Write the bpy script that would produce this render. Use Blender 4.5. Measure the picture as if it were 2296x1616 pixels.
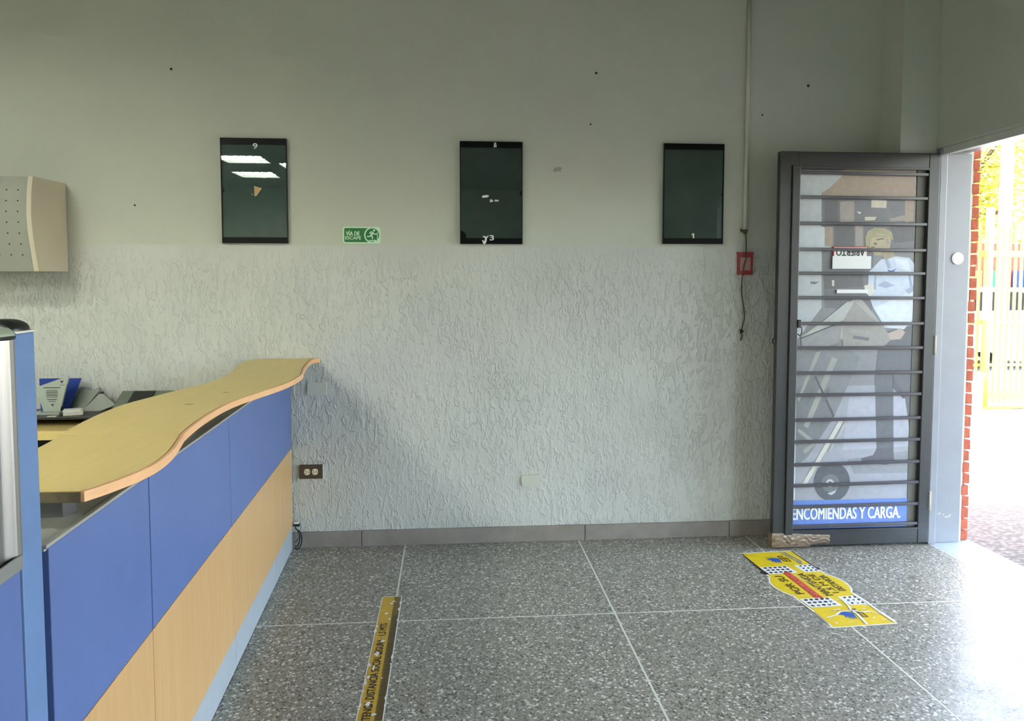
import bpy, bmesh, math, random
from mathutils import Vector, Matrix
random.seed(7)
for o in list(bpy.data.objects): bpy.data.objects.remove(o, do_unlink=True)
SC = bpy.context.scene
COL = SC.collection
PI = math.pi

# ------------------------------------------------------------------ camera
F_PX, W_PX, H_PX, CY = 1700.0, 2296.0, 1616.0, 734.0
PITCH = 0.06
YAW = math.atan(140.0/1700.0*math.cos(PITCH))
cam = bpy.data.cameras.new('camera')
cam.sensor_fit = 'HORIZONTAL'; cam.sensor_width = 36.0
cam.lens = F_PX/W_PX*36.0
cam.shift_y = -(H_PX/2-CY)/W_PX
cam.clip_start = 0.05; cam.clip_end = 300
camo = bpy.data.objects.new('camera', cam); COL.objects.link(camo)
camo.location = (0, 0, 1.5)
camo.rotation_euler = (PI/2-PITCH, 0, -YAW)
SC.camera = camo

# ------------------------------------------------------------------ sky, sun, exposure
wd = bpy.data.worlds.new('world'); SC.world = wd; wd.use_nodes = True
wn = wd.node_tree; wn.nodes.clear()
sky = wn.nodes.new('ShaderNodeTexSky'); sky.sky_type = 'NISHITA'
sky.sun_disc = False; sky.sun_elevation = math.radians(58); sky.sun_rotation = math.radians(60)
sky.air_density = 1.2; sky.dust_density = 2.0; sky.ozone_density = 1.0
bg = wn.nodes.new('ShaderNodeBackground'); bg.inputs['Strength'].default_value = 0.80
wo = wn.nodes.new('ShaderNodeOutputWorld')
wn.links.new(sky.outputs[0], bg.inputs[0]); wn.links.new(bg.outputs[0], wo.inputs[0])
sun = bpy.data.lights.new('sun', 'SUN'); sun.energy = 3.1; sun.angle = 0.01; sun.color = (1.0, 0.97, 0.92)
suno = bpy.data.objects.new('sun', sun); COL.objects.link(suno)
suno.rotation_euler = Vector((-0.42, -0.24, -0.87)).to_track_quat('-Z', 'Y').to_euler()   # from behind the trees, high
suno.location = (8, 8, 12)
TUBE = 58.0           # strength of the fluorescent fittings
vs = SC.view_settings
vs.view_transform = 'Standard'; vs.look = 'None'; vs.gamma = 1.0; vs.use_curve_mapping = False
vs.exposure = 1.88

# ------------------------------------------------------------------ helpers
def lin(c):
    c = c/255.0
    return c/12.92 if c <= 0.04045 else ((c+0.055)/1.055)**2.4
def rgb(r, g, b): return (lin(r), lin(g), lin(b), 1.0)

def mat(name, col, rough=0.6, metal=0.0, spec=0.5, coat=0.0):
    m = bpy.data.materials.new(name); m.use_nodes = True
    b = m.node_tree.nodes['Principled BSDF']
    b.inputs['Base Color'].default_value = col
    b.inputs['Roughness'].default_value = rough
    b.inputs['Metallic'].default_value = metal
    b.inputs['Specular IOR Level'].default_value = spec
    b.inputs['Coat Weight'].default_value = coat
    return m
class NT:
    def __init__(s, m): s.t = m.node_tree; s.b = s.t.nodes['Principled BSDF']
    def n(s, typ, **kw):
        x = s.t.nodes.new(typ)
        for k, v in kw.items():
            if k.startswith('i_'):
                x.inputs[k[2:].replace('_', ' ')].default_value = v
            else: setattr(x, k, v)
        return x
    def l(s, a, b): s.t.links.new(a, b)
    def pos(s, scale=(1, 1, 1), rot=(0, 0, 0)):
        g = s.n('ShaderNodeNewGeometry'); mp = s.n('ShaderNodeMapping')
        mp.inputs['Scale'].default_value = scale; mp.inputs['Rotation'].default_value = rot
        s.l(g.outputs['Position'], mp.inputs['Vector']); return mp.outputs[0]
    def noise(s, vec, scale, detail=4, rough=0.55, dist=0.0):
        x = s.n('ShaderNodeTexNoise'); s.l(vec, x.inputs['Vector'])
        x.inputs['Scale'].default_value = scale; x.inputs['Detail'].default_value = detail
        x.inputs['Roughness'].default_value = rough; x.inputs['Distortion'].default_value = dist
        return x.outputs['Fac']
    def ramp(s, fac, stops):
        r = s.n('ShaderNodeValToRGB'); e = r.color_ramp.elements
        while len(e) < len(stops): e.new(0.5)
        for i, (p, c) in enumerate(stops): e[i].position = p; e[i].color = c
        s.l(fac, r.inputs['Fac']); return r.outputs['Color']
    def mix(s, fac, a, b, mode='MIX'):
        x = s.n('ShaderNodeMix', data_type='RGBA', blend_type=mode)
        for k, v in ((0, fac), (6, a), (7, b)):
            if hasattr(v, 'links'): s.l(v, x.inputs[k])
            else: x.inputs[k].default_value = v
        return x.outputs[2]
    def math(s, op, a, b=0.0):
        x = s.n('ShaderNodeMath', operation=op)
        for k, v in ((0, a), (1, b)):
            if hasattr(v, 'links'): s.l(v, x.inputs[k])
            else: x.inputs[k].default_value = v
        return x.outputs[0]
    def bump(s, h, strength, dist):
        x = s.n('ShaderNodeBump'); x.inputs['Strength'].default_value = strength
        x.inputs['Distance'].default_value = dist; s.l(h, x.inputs['Height'])
        s.l(x.outputs[0], s.b.inputs['Normal'])
    def col(s, c): s.l(c, s.b.inputs['Base Color'])
G = lambda v: (v, v, v, 1)

def speck(name, c, rough=0.6, amt=0.12, scale=6.0, metal=0.0, spec=0.5, bump=0.0, stretch=(1, 1, 1)):
    """plain paint / plastic with a little uneven wear"""
    m = mat(name, c, rough, metal, spec); t = NT(m)
    p = t.pos(stretch); n = t.noise(p, scale, 5, 0.6)
    d = tuple(x*(1-amt) for x in c[:3])+(1,); u = tuple(min(1, x*(1+amt)) for x in c[:3])+(1,)
    t.col(t.ramp(n, [(0.3, d), (0.7, u)]))
    if bump: t.bump(t.noise(p, scale*14, 3), bump, 0.004)
    return m

M = {}
# painted plaster, smooth upper wall
m = mat('wall_paint', rgb(200, 203, 190), 0.75, spec=0.25); t = NT(m); p = t.pos()
a = t.noise(p, 0.9, 4, 0.55); b2 = t.noise(p, 9, 5, 0.65)
c = t.ramp(a, [(0.3, rgb(194, 198, 188)), (0.7, rgb(201, 205, 193))])
c = t.mix(t.ramp(b2, [(0.35, G(0.0)), (0.8, G(0.22))]), c, rgb(186, 187, 178)); t.col(c)
t.bump(t.noise(p, 60, 4, 0.6), 0.12, 0.004); M['wall'] = m
# trowelled rough plaster of the lower wall
m = mat('rough_plaster', rgb(200, 203, 192), 0.46, spec=0.5); t = NT(m)
pw = t.pos((1, 1, 0.42), (0, 0.22, 0)); pp = t.pos()
n1 = t.noise(pw, 42, 2.4, 0.5, 0.7); n2 = t.noise(pw, 62, 4, 0.6, 0.6)
big = t.noise(pp, 2.1, 3, 0.5)
ridge = t.ramp(n1, [(0.38, G(0.15)), (0.52, G(0.3)), (0.60, G(1.0)), (0.68, G(0.45)), (0.85, G(0.3))])
fade = t.n('ShaderNodeMapRange'); gz = t.n('ShaderNodeNewGeometry'); sz = t.n('ShaderNodeSeparateXYZ'); t.l(gz.outputs['Position'], sz.inputs[0]); t.l(sz.outputs[2], fade.inputs[0])
fade.inputs[1].default_value = 1.70; fade.inputs[2].default_value = 1.56; fade.inputs[3].default_value = 0.1
hh = t.math('ADD', t.math('MULTIPLY', ridge, t.ramp(big, [(0.36, G(0.5)), (0.62, G(1.0))])), t.math('MULTIPLY', n2, 0.45))
hh = t.math('MULTIPLY', hh, fade.outputs[0])
t.bump(hh, 0.8, 0.0075)
c = t.ramp(t.noise(pp, 1.3, 4, 0.6), [(0.32, rgb(190, 193, 189)), (0.68, rgb(203, 206, 201))])
c = t.mix(t.ramp(n2, [(0.2, G(0.08)), (0.40, G(0.0))]), c, rgb(158, 158, 150))
t.col(c); M['rough'] = m
# terrazzo
m = mat('terrazzo', rgb(125, 124, 118), 0.3, spec=0.42); t = NT(m); p = t.pos()
def chips(scale, thr, vec):
    v = t.n('ShaderNodeTexVoronoi', feature='F1', voronoi_dimensions='2D'); t.l(vec, v.inputs['Vector']); v.inputs['Scale'].default_value = scale
    v.inputs['Randomness'].default_value = 1.0
    return v
wob = t.noise(p, 55, 3, 0.6)
vv = t.n('ShaderNodeVectorMath', operation='ADD'); t.l(p, vv.inputs[0])
sc = t.n('ShaderNodeVectorMath', operation='SCALE'); nz = t.n('ShaderNodeTexNoise'); t.l(p, nz.inputs['Vector']); nz.inputs['Scale'].default_value = 70
t.l(nz.outputs['Color'], sc.inputs[0]); sc.inputs['Scale'].default_value = 0.014; t.l(sc.outputs[0], vv.inputs[1])
v1 = chips(88, 0, vv.outputs[0]); v2 = chips(160, 0, vv.outputs[0])
sep = t.n('ShaderNodeSeparateColor'); t.l(v1.outputs['Color'], sep.inputs[0])
sep2 = t.n('ShaderNodeSeparateColor'); t.l(v2.outputs['Color'], sep2.inputs[0])
base = t.ramp(t.noise(p, 95, 3, 0.65), [(0.3, rgb(118, 115, 103)), (0.5, rgb(146, 143, 129)), (0.7, rgb(168, 164, 148))])
base2 = t.ramp(sep2.outputs[1], [(0.0, rgb(108, 105, 95)), (0.5, rgb(136, 133, 121)), (1.0, rgb(164, 160, 146))])
c = t.mix(0.5, base, base2)
def chip(v, sp, ch, lo, rad, colr, c):
    sel = t.math('MULTIPLY', t.math('GREATER_THAN', sp.outputs[ch], lo), t.math('LESS_THAN', v.outputs['Distance'], rad))
    return t.mix(sel, c, colr)
c = chip(v1, sep, 0, 0.88, 0.48, rgb(84, 82, 76), c)
c = chip(v2, sep2, 0, 0.88, 0.55, rgb(70, 68, 63), c)
c = chip(v1, sep, 1, 0.80, 0.46, rgb(170, 167, 154), c)
c = chip(v2, sep2, 2, 0.86, 0.55, rgb(196, 194, 184), c)
c = chip(v1, sep, 2, 0.90, 0.50, rgb(226, 225, 218), c)
c = t.mix(t.ramp(t.noise(p, 1.1, 4), [(0.35, G(0.0)), (0.75, G(0.25))]), c, rgb(128, 126, 120))
t.col(c)
t.l(t.ramp(t.noise(p, 5, 5, 0.65), [(0.3, G(0.27)), (0.7, G(0.43))]), t.b.inputs['Roughness'])
t.bump(t.noise(p, 26, 3), 0.10, 0.004); M['terrazzo'] = m
M['joint'] = mat('floor_joint', rgb(232, 232, 222), 0.5)
M['ceiling'] = speck('ceiling_paint', rgb(150, 150, 146), 0.9, 0.06)
M['skirting'] = speck('skirting_tile', rgb(140, 133, 128), 0.5, 0.14, 9)
# laminates
M['blue'] = speck('blue_laminate', rgb(86, 108, 164), 0.36, 0.05, 7, bump=0.03)
M['bluepost'] = speck('blue_post_paint', rgb(98, 128, 176), 0.4, 0.07, 12)
def wood(name, c1, c2, along, rough=0.4):
    m = mat(name, c1, rough); t = NT(m)
    s = {'z': (28, 28, 1.2), 'y': (26, 1.6, 26)}[along]
    p = t.pos(s); n = t.noise(p, 1.4, 5, 0.6, 0.6); n2 = t.noise(p, 6, 3, 0.6)
    c = t.mix(0.35, t.ramp(n, [(0.3, c1), (0.72, c2)]), t.ramp(n2, [(0.35, c1), (0.7, c2)])); t.col(c); return m
M['woodfront'] = wood('beech_laminate', rgb(200, 164, 116), rgb(184, 146, 100), 'z')
M['woodtop'] = wood('counter_laminate', rgb(232, 208, 140), rgb(224, 198, 128), 'y', 0.5)
M['edge'] = wood('edge_band', rgb(236, 186, 138), rgb(222, 168, 118), 'y', 0.4)
M['endgrain'] = speck('chipboard_end', rgb(96, 84, 62), 0.8, 0.2, 60)
M['greymetal'] = speck('grey_metal_ledge', rgb(150, 151, 146), 0.45, 0.06, 10)
M['kick'] = speck('grey_kick_laminate', rgb(158, 168, 178), 0.4, 0.05, 9)
M['alu'] = mat('brushed_aluminium', rgb(150, 150, 147), 0.36, 0.85)
M['alushade'] = mat('dull_aluminium', rgb(150, 152, 150), 0.45, 0.7)
M['chrome'] = mat('polished_trim', rgb(206, 222, 204), 0.16, 0.6)
M['block'] = speck('shadowed_block', rgb(74, 76, 78), 0.5, 0.08, 12)  # shadow on the near support block, put into its grey
M['black'] = speck('black_plastic', rgb(26, 27, 27), 0.35, 0.2, 20)
M['blackmatte'] = speck('black_matte', rgb(14, 14, 14), 0.7, 0.2, 20)
M['darkgap'] = mat('dark_gap', rgb(20, 24, 44), 0.9)
M['cream'] = speck('cream_laminate', rgb(204, 196, 176), 0.6, 0.03, 6)
M['bingrey'] = speck('grey_bin_paint', rgb(150, 153, 143), 0.55, 0.05, 8)
M['hole'] = mat('perforation', rgb(18, 20, 18), 0.9)
M['doorpaint'] = speck('dark_grey_gloss_paint', rgb(54, 56, 58), 0.36, 0.14, 9, bump=0.05)
M['barpaint'] = speck('bar_gloss_paint', rgb(78, 76, 82), 0.3, 0.1, 12)
M['jamb'] = speck('grey_jamb_paint', rgb(140, 143, 149), 0.35, 0.05, 7)
M['scuff'] = speck('bare_scuffed_paint', rgb(190, 182, 168), 0.7, 0.2, 40)
M['white'] = speck('white_plastic', rgb(236, 236, 232), 0.35, 0.02, 8)
M['offwhite'] = speck('aged_white', rgb(206, 208, 200), 0.5, 0.06, 14)
M['conduit'] = speck('painted_conduit', rgb(206, 206, 192), 0.5, 0.05, 12)
M['brown'] = speck('brown_plate', rgb(74, 64, 54), 0.4, 0.12, 14)
M['creamsocket'] = mat('cream_socket', rgb(232, 222, 190), 0.35)
M['plate'] = speck('painted_cover_plate', rgb(198, 201, 190), 0.5, 0.04, 14)
M['red'] = speck('faded_red_plastic', rgb(160, 52, 54), 0.5, 0.16, 30)
M['pink'] = speck('faded_pink_panel', rgb(176, 138, 134), 0.5, 0.1, 30)
M['wire'] = mat('old_wire', rgb(72, 62, 52), 0.7)
# case: dark backing and glass
M['caseback'] = speck('case_backing', rgb(84, 100, 96), 0.6, 0.2, 5)
M['casestrip'] = speck('case_black_strip', rgb(12, 15, 16), 0.4, 0.15, 20, spec=0.12)
m = mat('case_glass', (1, 1, 1, 1), 0.03); t = NT(m)
tr = t.n('ShaderNodeBsdfTransparent'); tr.inputs[0].default_value = (0.86, 0.93, 0.92, 1)
gl = t.n('ShaderNodeBsdfGlossy'); gl.inputs['Roughness'].default_value = 0.012
fr = t.n('ShaderNodeFresnel'); fr.inputs['IOR'].default_value = 1.6
mx = t.n('ShaderNodeMixShader'); t.l(fr.outputs[0], mx.inputs[0]); t.l(tr.outputs[0], mx.inputs[1]); t.l(gl.outputs[0], mx.inputs[2])
t.l(mx.outputs[0], t.t.nodes['Material Output'].inputs[0]); M['glass'] = m
m = mat('acrylic', (1, 1, 1, 1), 0.03); t = NT(m)
tr = t.n('ShaderNodeBsdfTransparent'); tr.inputs[0].default_value = (0.80, 0.86, 0.82, 1)
df = t.n('ShaderNodeBsdfDiffuse'); df.inputs[0].default_value = rgb(205, 214, 200)
m1 = t.n('ShaderNodeMixShader'); m1.inputs[0].default_value = 0.55
gl = t.n('ShaderNodeBsdfGlossy'); gl.inputs['Roughness'].default_value = 0.05
fr = t.n('ShaderNodeFresnel'); mx = t.n('ShaderNodeMixShader')
t.l(tr.outputs[0], m1.inputs[1]); t.l(df.outputs[0], m1.inputs[2]); t.l(fr.outputs[0], mx.inputs[0])
t.l(m1.outputs[0], mx.inputs[1]); t.l(gl.outputs[0], mx.inputs[2]); t.l(mx.outputs[0], t.t.nodes['Material Output'].inputs[0]); M['acrylic'] = m
# prints
def pr(k, r, g, b, rough=0.5): M[k] = mat('print_'+k, rgb(r, g, b), rough)
pr('p_white', 240, 242, 240); pr('p_black', 30, 31, 32); pr('p_green', 34, 118, 62); pr('p_mint', 206, 240, 208)
pr('p_tan', 190, 160, 112); pr('p_paper', 205, 212, 208)
M['yellow'] = speck('yellow_vinyl', rgb(236, 206, 30), 0.42, 0.08, 18)
M['ochre'] = speck('ochre_vinyl', rgb(206, 168, 52), 0.45, 0.14, 22)
M['ochredark'] = speck('brown_ruler_band', rgb(120, 100, 42), 0.5, 0.16, 26)
pr('v_red', 206, 62, 48); pr('v_ink', 44, 42, 38); pr('v_blue', 40, 92, 178); pr('v_grey', 150, 150, 146); pr('v_inkbrown', 84, 70, 30)
for k, c in dict(back=(146, 147, 149), warm=(172, 156, 142), dark=(128, 128, 132), mid=(112, 112, 114), pale=(192, 198, 202), pale2=(204, 211, 216),
                 mark=(120, 124, 128), beige=(214, 206, 190), white=(238, 238, 236), shelf=(168, 160, 154), floor=(166, 168, 178), floor2=(180, 182, 194),
                 floor3=(150, 152, 158), trouser=(112, 114, 120), shoe=(104, 104, 110), shirt=(205, 217, 234), shirt2=(222, 232, 244), fold=(168, 182, 206),
                 hand=(226, 224, 216), badge=(92, 112, 184), skin=(188, 178, 150), cap=(170, 164, 132), neck=(172, 160, 140), brow=(120, 110, 92),
                 boxtop=(176, 176, 170), boxlid=(190, 194, 190), boxside=(158, 158, 158), boxside2=(162, 160, 154), hand2=(186, 170, 160), carton=(138, 140, 144),
                 carton2=(128, 130, 134), tape=(164, 166, 160), seam=(100, 102, 106), rail=(212, 210, 200), rail2=(180, 180, 176), tyre=(98, 102, 108),
                 rim=(122, 126, 130), hub=(190, 196, 198), band=(112, 142, 212), margin=(222, 232, 236)).items():
    M['q_'+k] = speck('print_'+k, rgb(*c), 0.5, 0.07, 26)
# packing tape
m = mat('packing_tape', rgb(156, 132, 104), 0.18, spec=0.7); t = NT(m); p = t.pos((1, 1, 2.2))
t.col(t.ramp(t.noise(p, 14, 4, 0.6, 1.0), [(0.3, rgb(104, 88, 72)), (0.7, rgb(146, 126, 106))])); t.bump(t.noise(p, 16, 2, 0.5, 1.8), 0.35, 0.006); M['ptape'] = m
# outside
M['brick'] = speck('red_brick', rgb(178, 92, 66), 0.85, 0.2, 22, bump=0.3)
M['mortar'] = speck('mortar', rgb(196, 194, 180), 0.9, 0.08, 30)
M['sill'] = speck('smooth_threshold', rgb(176, 186, 196), 0.22, 0.04, 5)
m = mat('rough_ground', rgb(150, 132, 122), 0.9); t = NT(m); p = t.pos((1, 1.8, 1))
v = t.n('ShaderNodeTexVoronoi'); t.l(p, v.inputs['Vector']); v.inputs['Scale'].default_value = 26
t.col(t.ramp(v.outputs['Distance'], [(0.1, rgb(128, 114, 106)), (0.6, rgb(82, 72, 66))])); t.bump(v.outputs['Distance'], -0.8, 0.015); M['rough_ground'] = m
M['concrete'] = speck('sunlit_concrete', rgb(206, 209, 212), 0.85, 0.05, 4)
M['road'] = speck('road_surface', rgb(112, 108, 104), 0.9, 0.08, 4)
M['gate'] = speck('cream_gate_paint', rgb(206, 166, 78), 0.5, 0.06, 10)
M['polewhite'] = speck('white_pole', rgb(226, 226, 220), 0.6, 0.04, 4)
M['brickred'] = speck('stall_wall', rgb(150, 72, 42), 0.8, 0.2, 4)
M['leaf'] = speck('leaf_green', rgb(186, 178, 40), 0.6, 0.35, 9)
M['leaf2'] = speck('leaf_dark_green', rgb(96, 116, 30), 0.6, 0.35, 9)  # darker leaf green of the leftmost tree
M['bark'] = speck('bark', rgb(110, 90, 70), 0.9, 0.2, 14, bump=0.3)
M['carpaint'] = mat('white_car_paint', rgb(236, 237, 238), 0.25, coat=0.6)
M['carglass'] = mat('car_glass', rgb(24, 28, 32), 0.05)
M['rubber'] = mat('tyre_rubber', rgb(24, 24, 24), 0.85)
M['cblue'] = mat('blue_cloth', rgb(34, 58, 140), 0.8); M['corange'] = mat('orange_cloth', rgb(214, 120, 50), 0.8)
M['cgreen'] = mat('green_cloth', rgb(60, 160, 90), 0.8); M['cpurple'] = mat('violet_cloth', rgb(120, 90, 140), 0.8); M['cyellow'] = mat('yellow_cloth', rgb(226, 190, 60), 0.8)
M['whitewash'] = speck('whitewashed_wall', rgb(232, 230, 224), 0.85, 0.04, 3)
def emis(name, c, s):
    m = bpy.data.materials.new(name); m.use_nodes = True; n = m.node_tree; n.nodes.clear()
    e = n.nodes.new('ShaderNodeEmission'); e.inputs[0].default_value = c; e.inputs[1].default_value = s
    o = n.nodes.new('ShaderNodeOutputMaterial'); n.links.new(e.outputs[0], o.inputs[0]); return m
M['tube'] = emis('fluorescent_tube', (0.985, 1.0, 0.865, 1), TUBE)
M['louvre'] = mat('louvre_metal', rgb(170, 172, 168), 0.4, 0.5)

# ------------------------------------------------------------------ mesh builder
class MB:
    def __init__(s): s.v = []; s.f = []; s.mi = []; s.cur = 0; s.smooth = False; s.sm = []
    def face(s, idx): s.f.append(tuple(idx)); s.mi.append(s.cur); s.sm.append(s.smooth)
    def poly(s, pts):
        k = len(s.v); s.v += [tuple(p) for p in pts]; s.face(range(k, k+len(pts)))
    def box(s, a, b, M4=None):
        x0, y0, z0 = a; x1, y1, z1 = b; k = len(s.v)
        P = [(x0,y0,z0),(x1,y0,z0),(x1,y1,z0),(x0,y1,z0),(x0,y0,z1),(x1,y0,z1),(x1,y1,z1),(x0,y1,z1)]
        if M4 is not None: P = [tuple(M4 @ Vector(p)) for p in P]
        s.v += P
        for q in ((0,3,2,1),(4,5,6,7),(0,1,5,4),(1,2,6,5),(2,3,7,6),(3,0,4,7)): s.face([k+i for i in q])
    def rbox(s, a, b, r, M4=None):
        """box with chamfered edges"""
        bm = bmesh.new(); bmesh.ops.create_cube(bm, size=1)
        for v in bm.verts:
            v.co = Vector([a[i]+(v.co[i]+.5)*(b[i]-a[i]) for i in range(3)])
        bmesh.ops.bevel(bm, geom=list(bm.edges), offset=r, segments=2, profile=0.5, affect='EDGES')
        s.addbm(bm, M4); bm.free()
    def addbm(s, bm, M4=None):
        k = len(s.v); bm.verts.ensure_lookup_table(); bm.verts.index_update()
        s.v += [tuple((M4 @ v.co) if M4 is not None else v.co) for v in bm.verts]
        for f in bm.faces: s.face([k+v.index for v in f.verts])
    def prism(s, pts, fn, d0, d1):
        """2-D outline swept between d0 and d1; fn(u, v, d) gives the point"""
        n = len(pts); k = len(s.v)
        s.v += [fn(u, v, d0) for u, v in pts]+[fn(u, v, d1) for u, v in pts]
        s.face([k+i for i in range(n)][::-1]); s.face([k+n+i for i in range(n)])
        for i in range(n): j = (i+1) % n; s.face([k+i, k+j, k+n+j, k+n+i])
    def tube(s, pts, r, n=10, cap=True):
        pts = [Vector(p) for p in pts]; k0 = len(s.v); rr = r if isinstance(r, (list, tuple)) else [r]*len(pts)
        up = None
        for i, p in enumerate(pts):
            d = (pts[min(i+1, len(pts)-1)]-pts[max(i-1, 0)]).normalized()
            if up is None: up = d.orthogonal().normalized()
            up = (up-d*up.dot(d)).normalized(); w = d.cross(up)
            for q in range(n):
                a = 2*PI*q/n; s.v.append(tuple(p+(up*math.cos(a)+w*math.sin(a))*rr[i]))
        sm = s.smooth; s.smooth = True
        for i in range(len(pts)-1):
            for q in range(n):
                a = k0+i*n+q; b = k0+i*n+(q+1) % n; s.face([a, b, b+n, a+n])
        s.smooth = sm
        if cap:
            s.face([k0+q for q in range(n)][::-1]); s.face([k0+(len(pts)-1)*n+q for q in range(n)])
    def disc(s, c, U, V, r, n=24):
        c = Vector(c); U = Vector(U); V = Vector(V)
        s.poly([c+U*r*math.cos(2*PI*q/n)+V*r*math.sin(2*PI*q/n) for q in range(n)])

def wmat(o):
    m = Matrix.LocRotScale(o.location, o.rotation_euler, o.scale)
    return wmat(o.parent) @ m if o.parent else m
def mesh_from(name, mb, mats, inv=None):
    me = bpy.data.meshes.new(name)
    vs_ = [tuple(inv @ Vector(v)) for v in mb.v] if inv is not None else mb.v
    me.from_pydata(vs_, [], mb.f)
    for m_ in (mats if isinstance(mats, (list, tuple)) else [mats]): me.materials.append(m_)
    me.polygons.foreach_set('material_index', mb.mi); me.polygons.foreach_set('use_smooth', mb.sm)
    me.update(); return me
def obj(name, mb, mats, parent=None, local=False, label=None, kind=None):
    """one mesh object; points are world points unless local=True"""
    if parent is not None:
        inv = None if local else wmat(parent).inverted()
        o = bpy.data.objects.new(name, mesh_from(name, mb, mats, inv)); o.parent = parent
    else:
        xs = [v[0] for v in mb.v]; ys = [v[1] for v in mb.v]; zs = [v[2] for v in mb.v]
        org = Vector(((min(xs)+max(xs))/2, (min(ys)+max(ys))/2, min(zs)))
        o = bpy.data.objects.new(name, mesh_from(name, mb, mats, Matrix.Translation(-org))); o.location = org
    COL.objects.link(o)
    if label: o['label'] = label
    if kind: o['kind'] = kind
    return o
def tag(o, label=None, cat=None, group=None, kind=None):
    if label: o['label'] = label
    if cat: o['category'] = cat
    if group: o['group'] = group
    if kind: o['kind'] = kind
    return o
def thing(name, loc, label, cat, group=None, rz=0.0, kind=None):
    o = bpy.data.objects.new(name, None); o.empty_display_size = 0.1; COL.objects.link(o)
    o.location = loc; o.rotation_euler = (0, 0, rz); return tag(o, label, cat, group, kind)
def bx(name, a, b, m, parent=None, **kw):
    q = MB(); q.box(a, b); return obj(name, q, m, parent, **kw)
def rbx(name, a, b, r, m, parent=None, **kw):
    q = MB(); q.rbox(a, b, r); return obj(name, q, m, parent, **kw)
def text_fit(name, body, O, U, V, rect, m, parent, bold=0.0, label=None, local=False, heavy=0.0):
    """lettering fitted to rect=(u0,u1,v0,v1) in the plane O + u*U + v*V"""
    cu = bpy.data.curves.new('txt', 'FONT'); cu.body = body; cu.size = 1.0; cu.offset = bold; cu.resolution_u = 3
    to = bpy.data.objects.new('txt', cu); COL.objects.link(to)
    dg = bpy.context.evaluated_depsgraph_get(); me = bpy.data.meshes.new_from_object(to.evaluated_get(dg))
    bpy.data.objects.remove(to, do_unlink=True)
    xs = [v.co.x for v in me.vertices]; ys = [v.co.y for v in me.vertices]
    x0, x1, y0, y1 = min(xs), max(xs), min(ys), max(ys); u0, u1, v0, v1 = rect
    O = Vector(O); U = Vector(U); V = Vector(V); q = MB()
    for v in me.vertices:
        q.v.append(tuple(O+U*(u0+(v.co.x-x0)/(x1-x0)*(u1-u0))+V*(v0+(v.co.y-y0)/(y1-y0)*(v1-v0))))
    n0 = len(q.v); faces = [list(f.vertices) for f in me.polygons]
    N = U.cross(V).normalized(); sh = (v1-v0)*min(heavy, 0.1)
    for k, (du, dv) in enumerate(((0, 0), (1, 0), (-1, 0), (0, .6), (0, -.6)) if heavy else ((0, 0),)):
        if k: q.v += [tuple(Vector(p)+(U*du+V*dv)*sh+N*0.00004*k) for p in q.v[:n0]]
        for f in faces: q.face([i+n0*k for i in f])
    bpy.data.meshes.remove(me)
    return obj(name, q, m, parent, label=label, local=local)
def circle(c, r, n=28, a0=0.0, a1=2*PI): return [(c[0]+r*math.cos(a0+(a1-a0)*k/n), c[1]+r*math.sin(a0+(a1-a0)*k/n)) for k in range(n+(0 if abs(a1-a0-2*PI) < 1e-6 else 1))]
def rrect(x0, x1, y0, y1, r, n=5):
    P = []
    for cx, cy, a in ((x1-r, y1-r, 0), (x0+r, y1-r, PI/2), (x0+r, y0+r, PI), (x1-r, y0+r, 1.5*PI)):
        P += [(cx+r*math.cos(a+PI/2*k/n), cy+r*math.sin(a+PI/2*k/n)) for k in range(n+1)]
    return P
def flat(polys, fn, step=0.0002):
    """printed shapes: list of (outline, material index); each one lies a hair above the last"""
    q = MB()
    for i, (pts, mi) in enumerate(polys):
        q.cur = mi; q.poly([fn(u, v, i*step) for u, v in pts])
    return q

# ================================================================== SETTING
WALL = 4.30            # face of the smooth upper wall
RW = 4.2965            # face of the rough plaster
XR = 2.73              # inner face of the right wall
XL, YB, ZC = -5.5, -5.6, 3.2
# floor: pale joint bed and one-metre terrazzo slabs
fl = bx('floor', (XL, YB, -0.12), (2.93, 4.5, -0.0006), M['joint'], kind='structure')
q = MB(); q.rbox((-0.4958, -0.4958, -0.03), (0.4958, 0.4958, 0.0), 0.0006)
tile0 = None
for i in range(-6, 3):
    for j in range(-9, 2):
        xc = -0.259+i+0.5; yc = 2.307+j+0.5
        if yc > 4.2: continue
        if tile0 is None:
            tile0 = bpy.data.objects.new('floor_tile', mesh_from('floor_tile', q, M['terrazzo'])); o = tile0
        else: o = tile0.copy()
        o.parent = fl; o.location = (xc-fl.location.x, yc-fl.location.y, -fl.location.z); COL.objects.link(o)
# strip of the threshold beyond the last joint, smooth and paler
for j, (a, b) in enumerate(((3.15, 3.3035), (3.3105, 4.12))):
    bx('threshold_slab', (2.7445, a, -0.03), (3.01, b, 0.0), M['sill'], fl)
wb = bx('wall_back', (XL, WALL, -0.1), (2.51, 4.5, ZC), M['wall'], kind='structure')
bx('rough_plaster', (XL, RW, 0.0), (2.51, WALL+0.01, 1.703), M['rough'], wb, label='roughly trowelled plaster of the lower wall')
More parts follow.
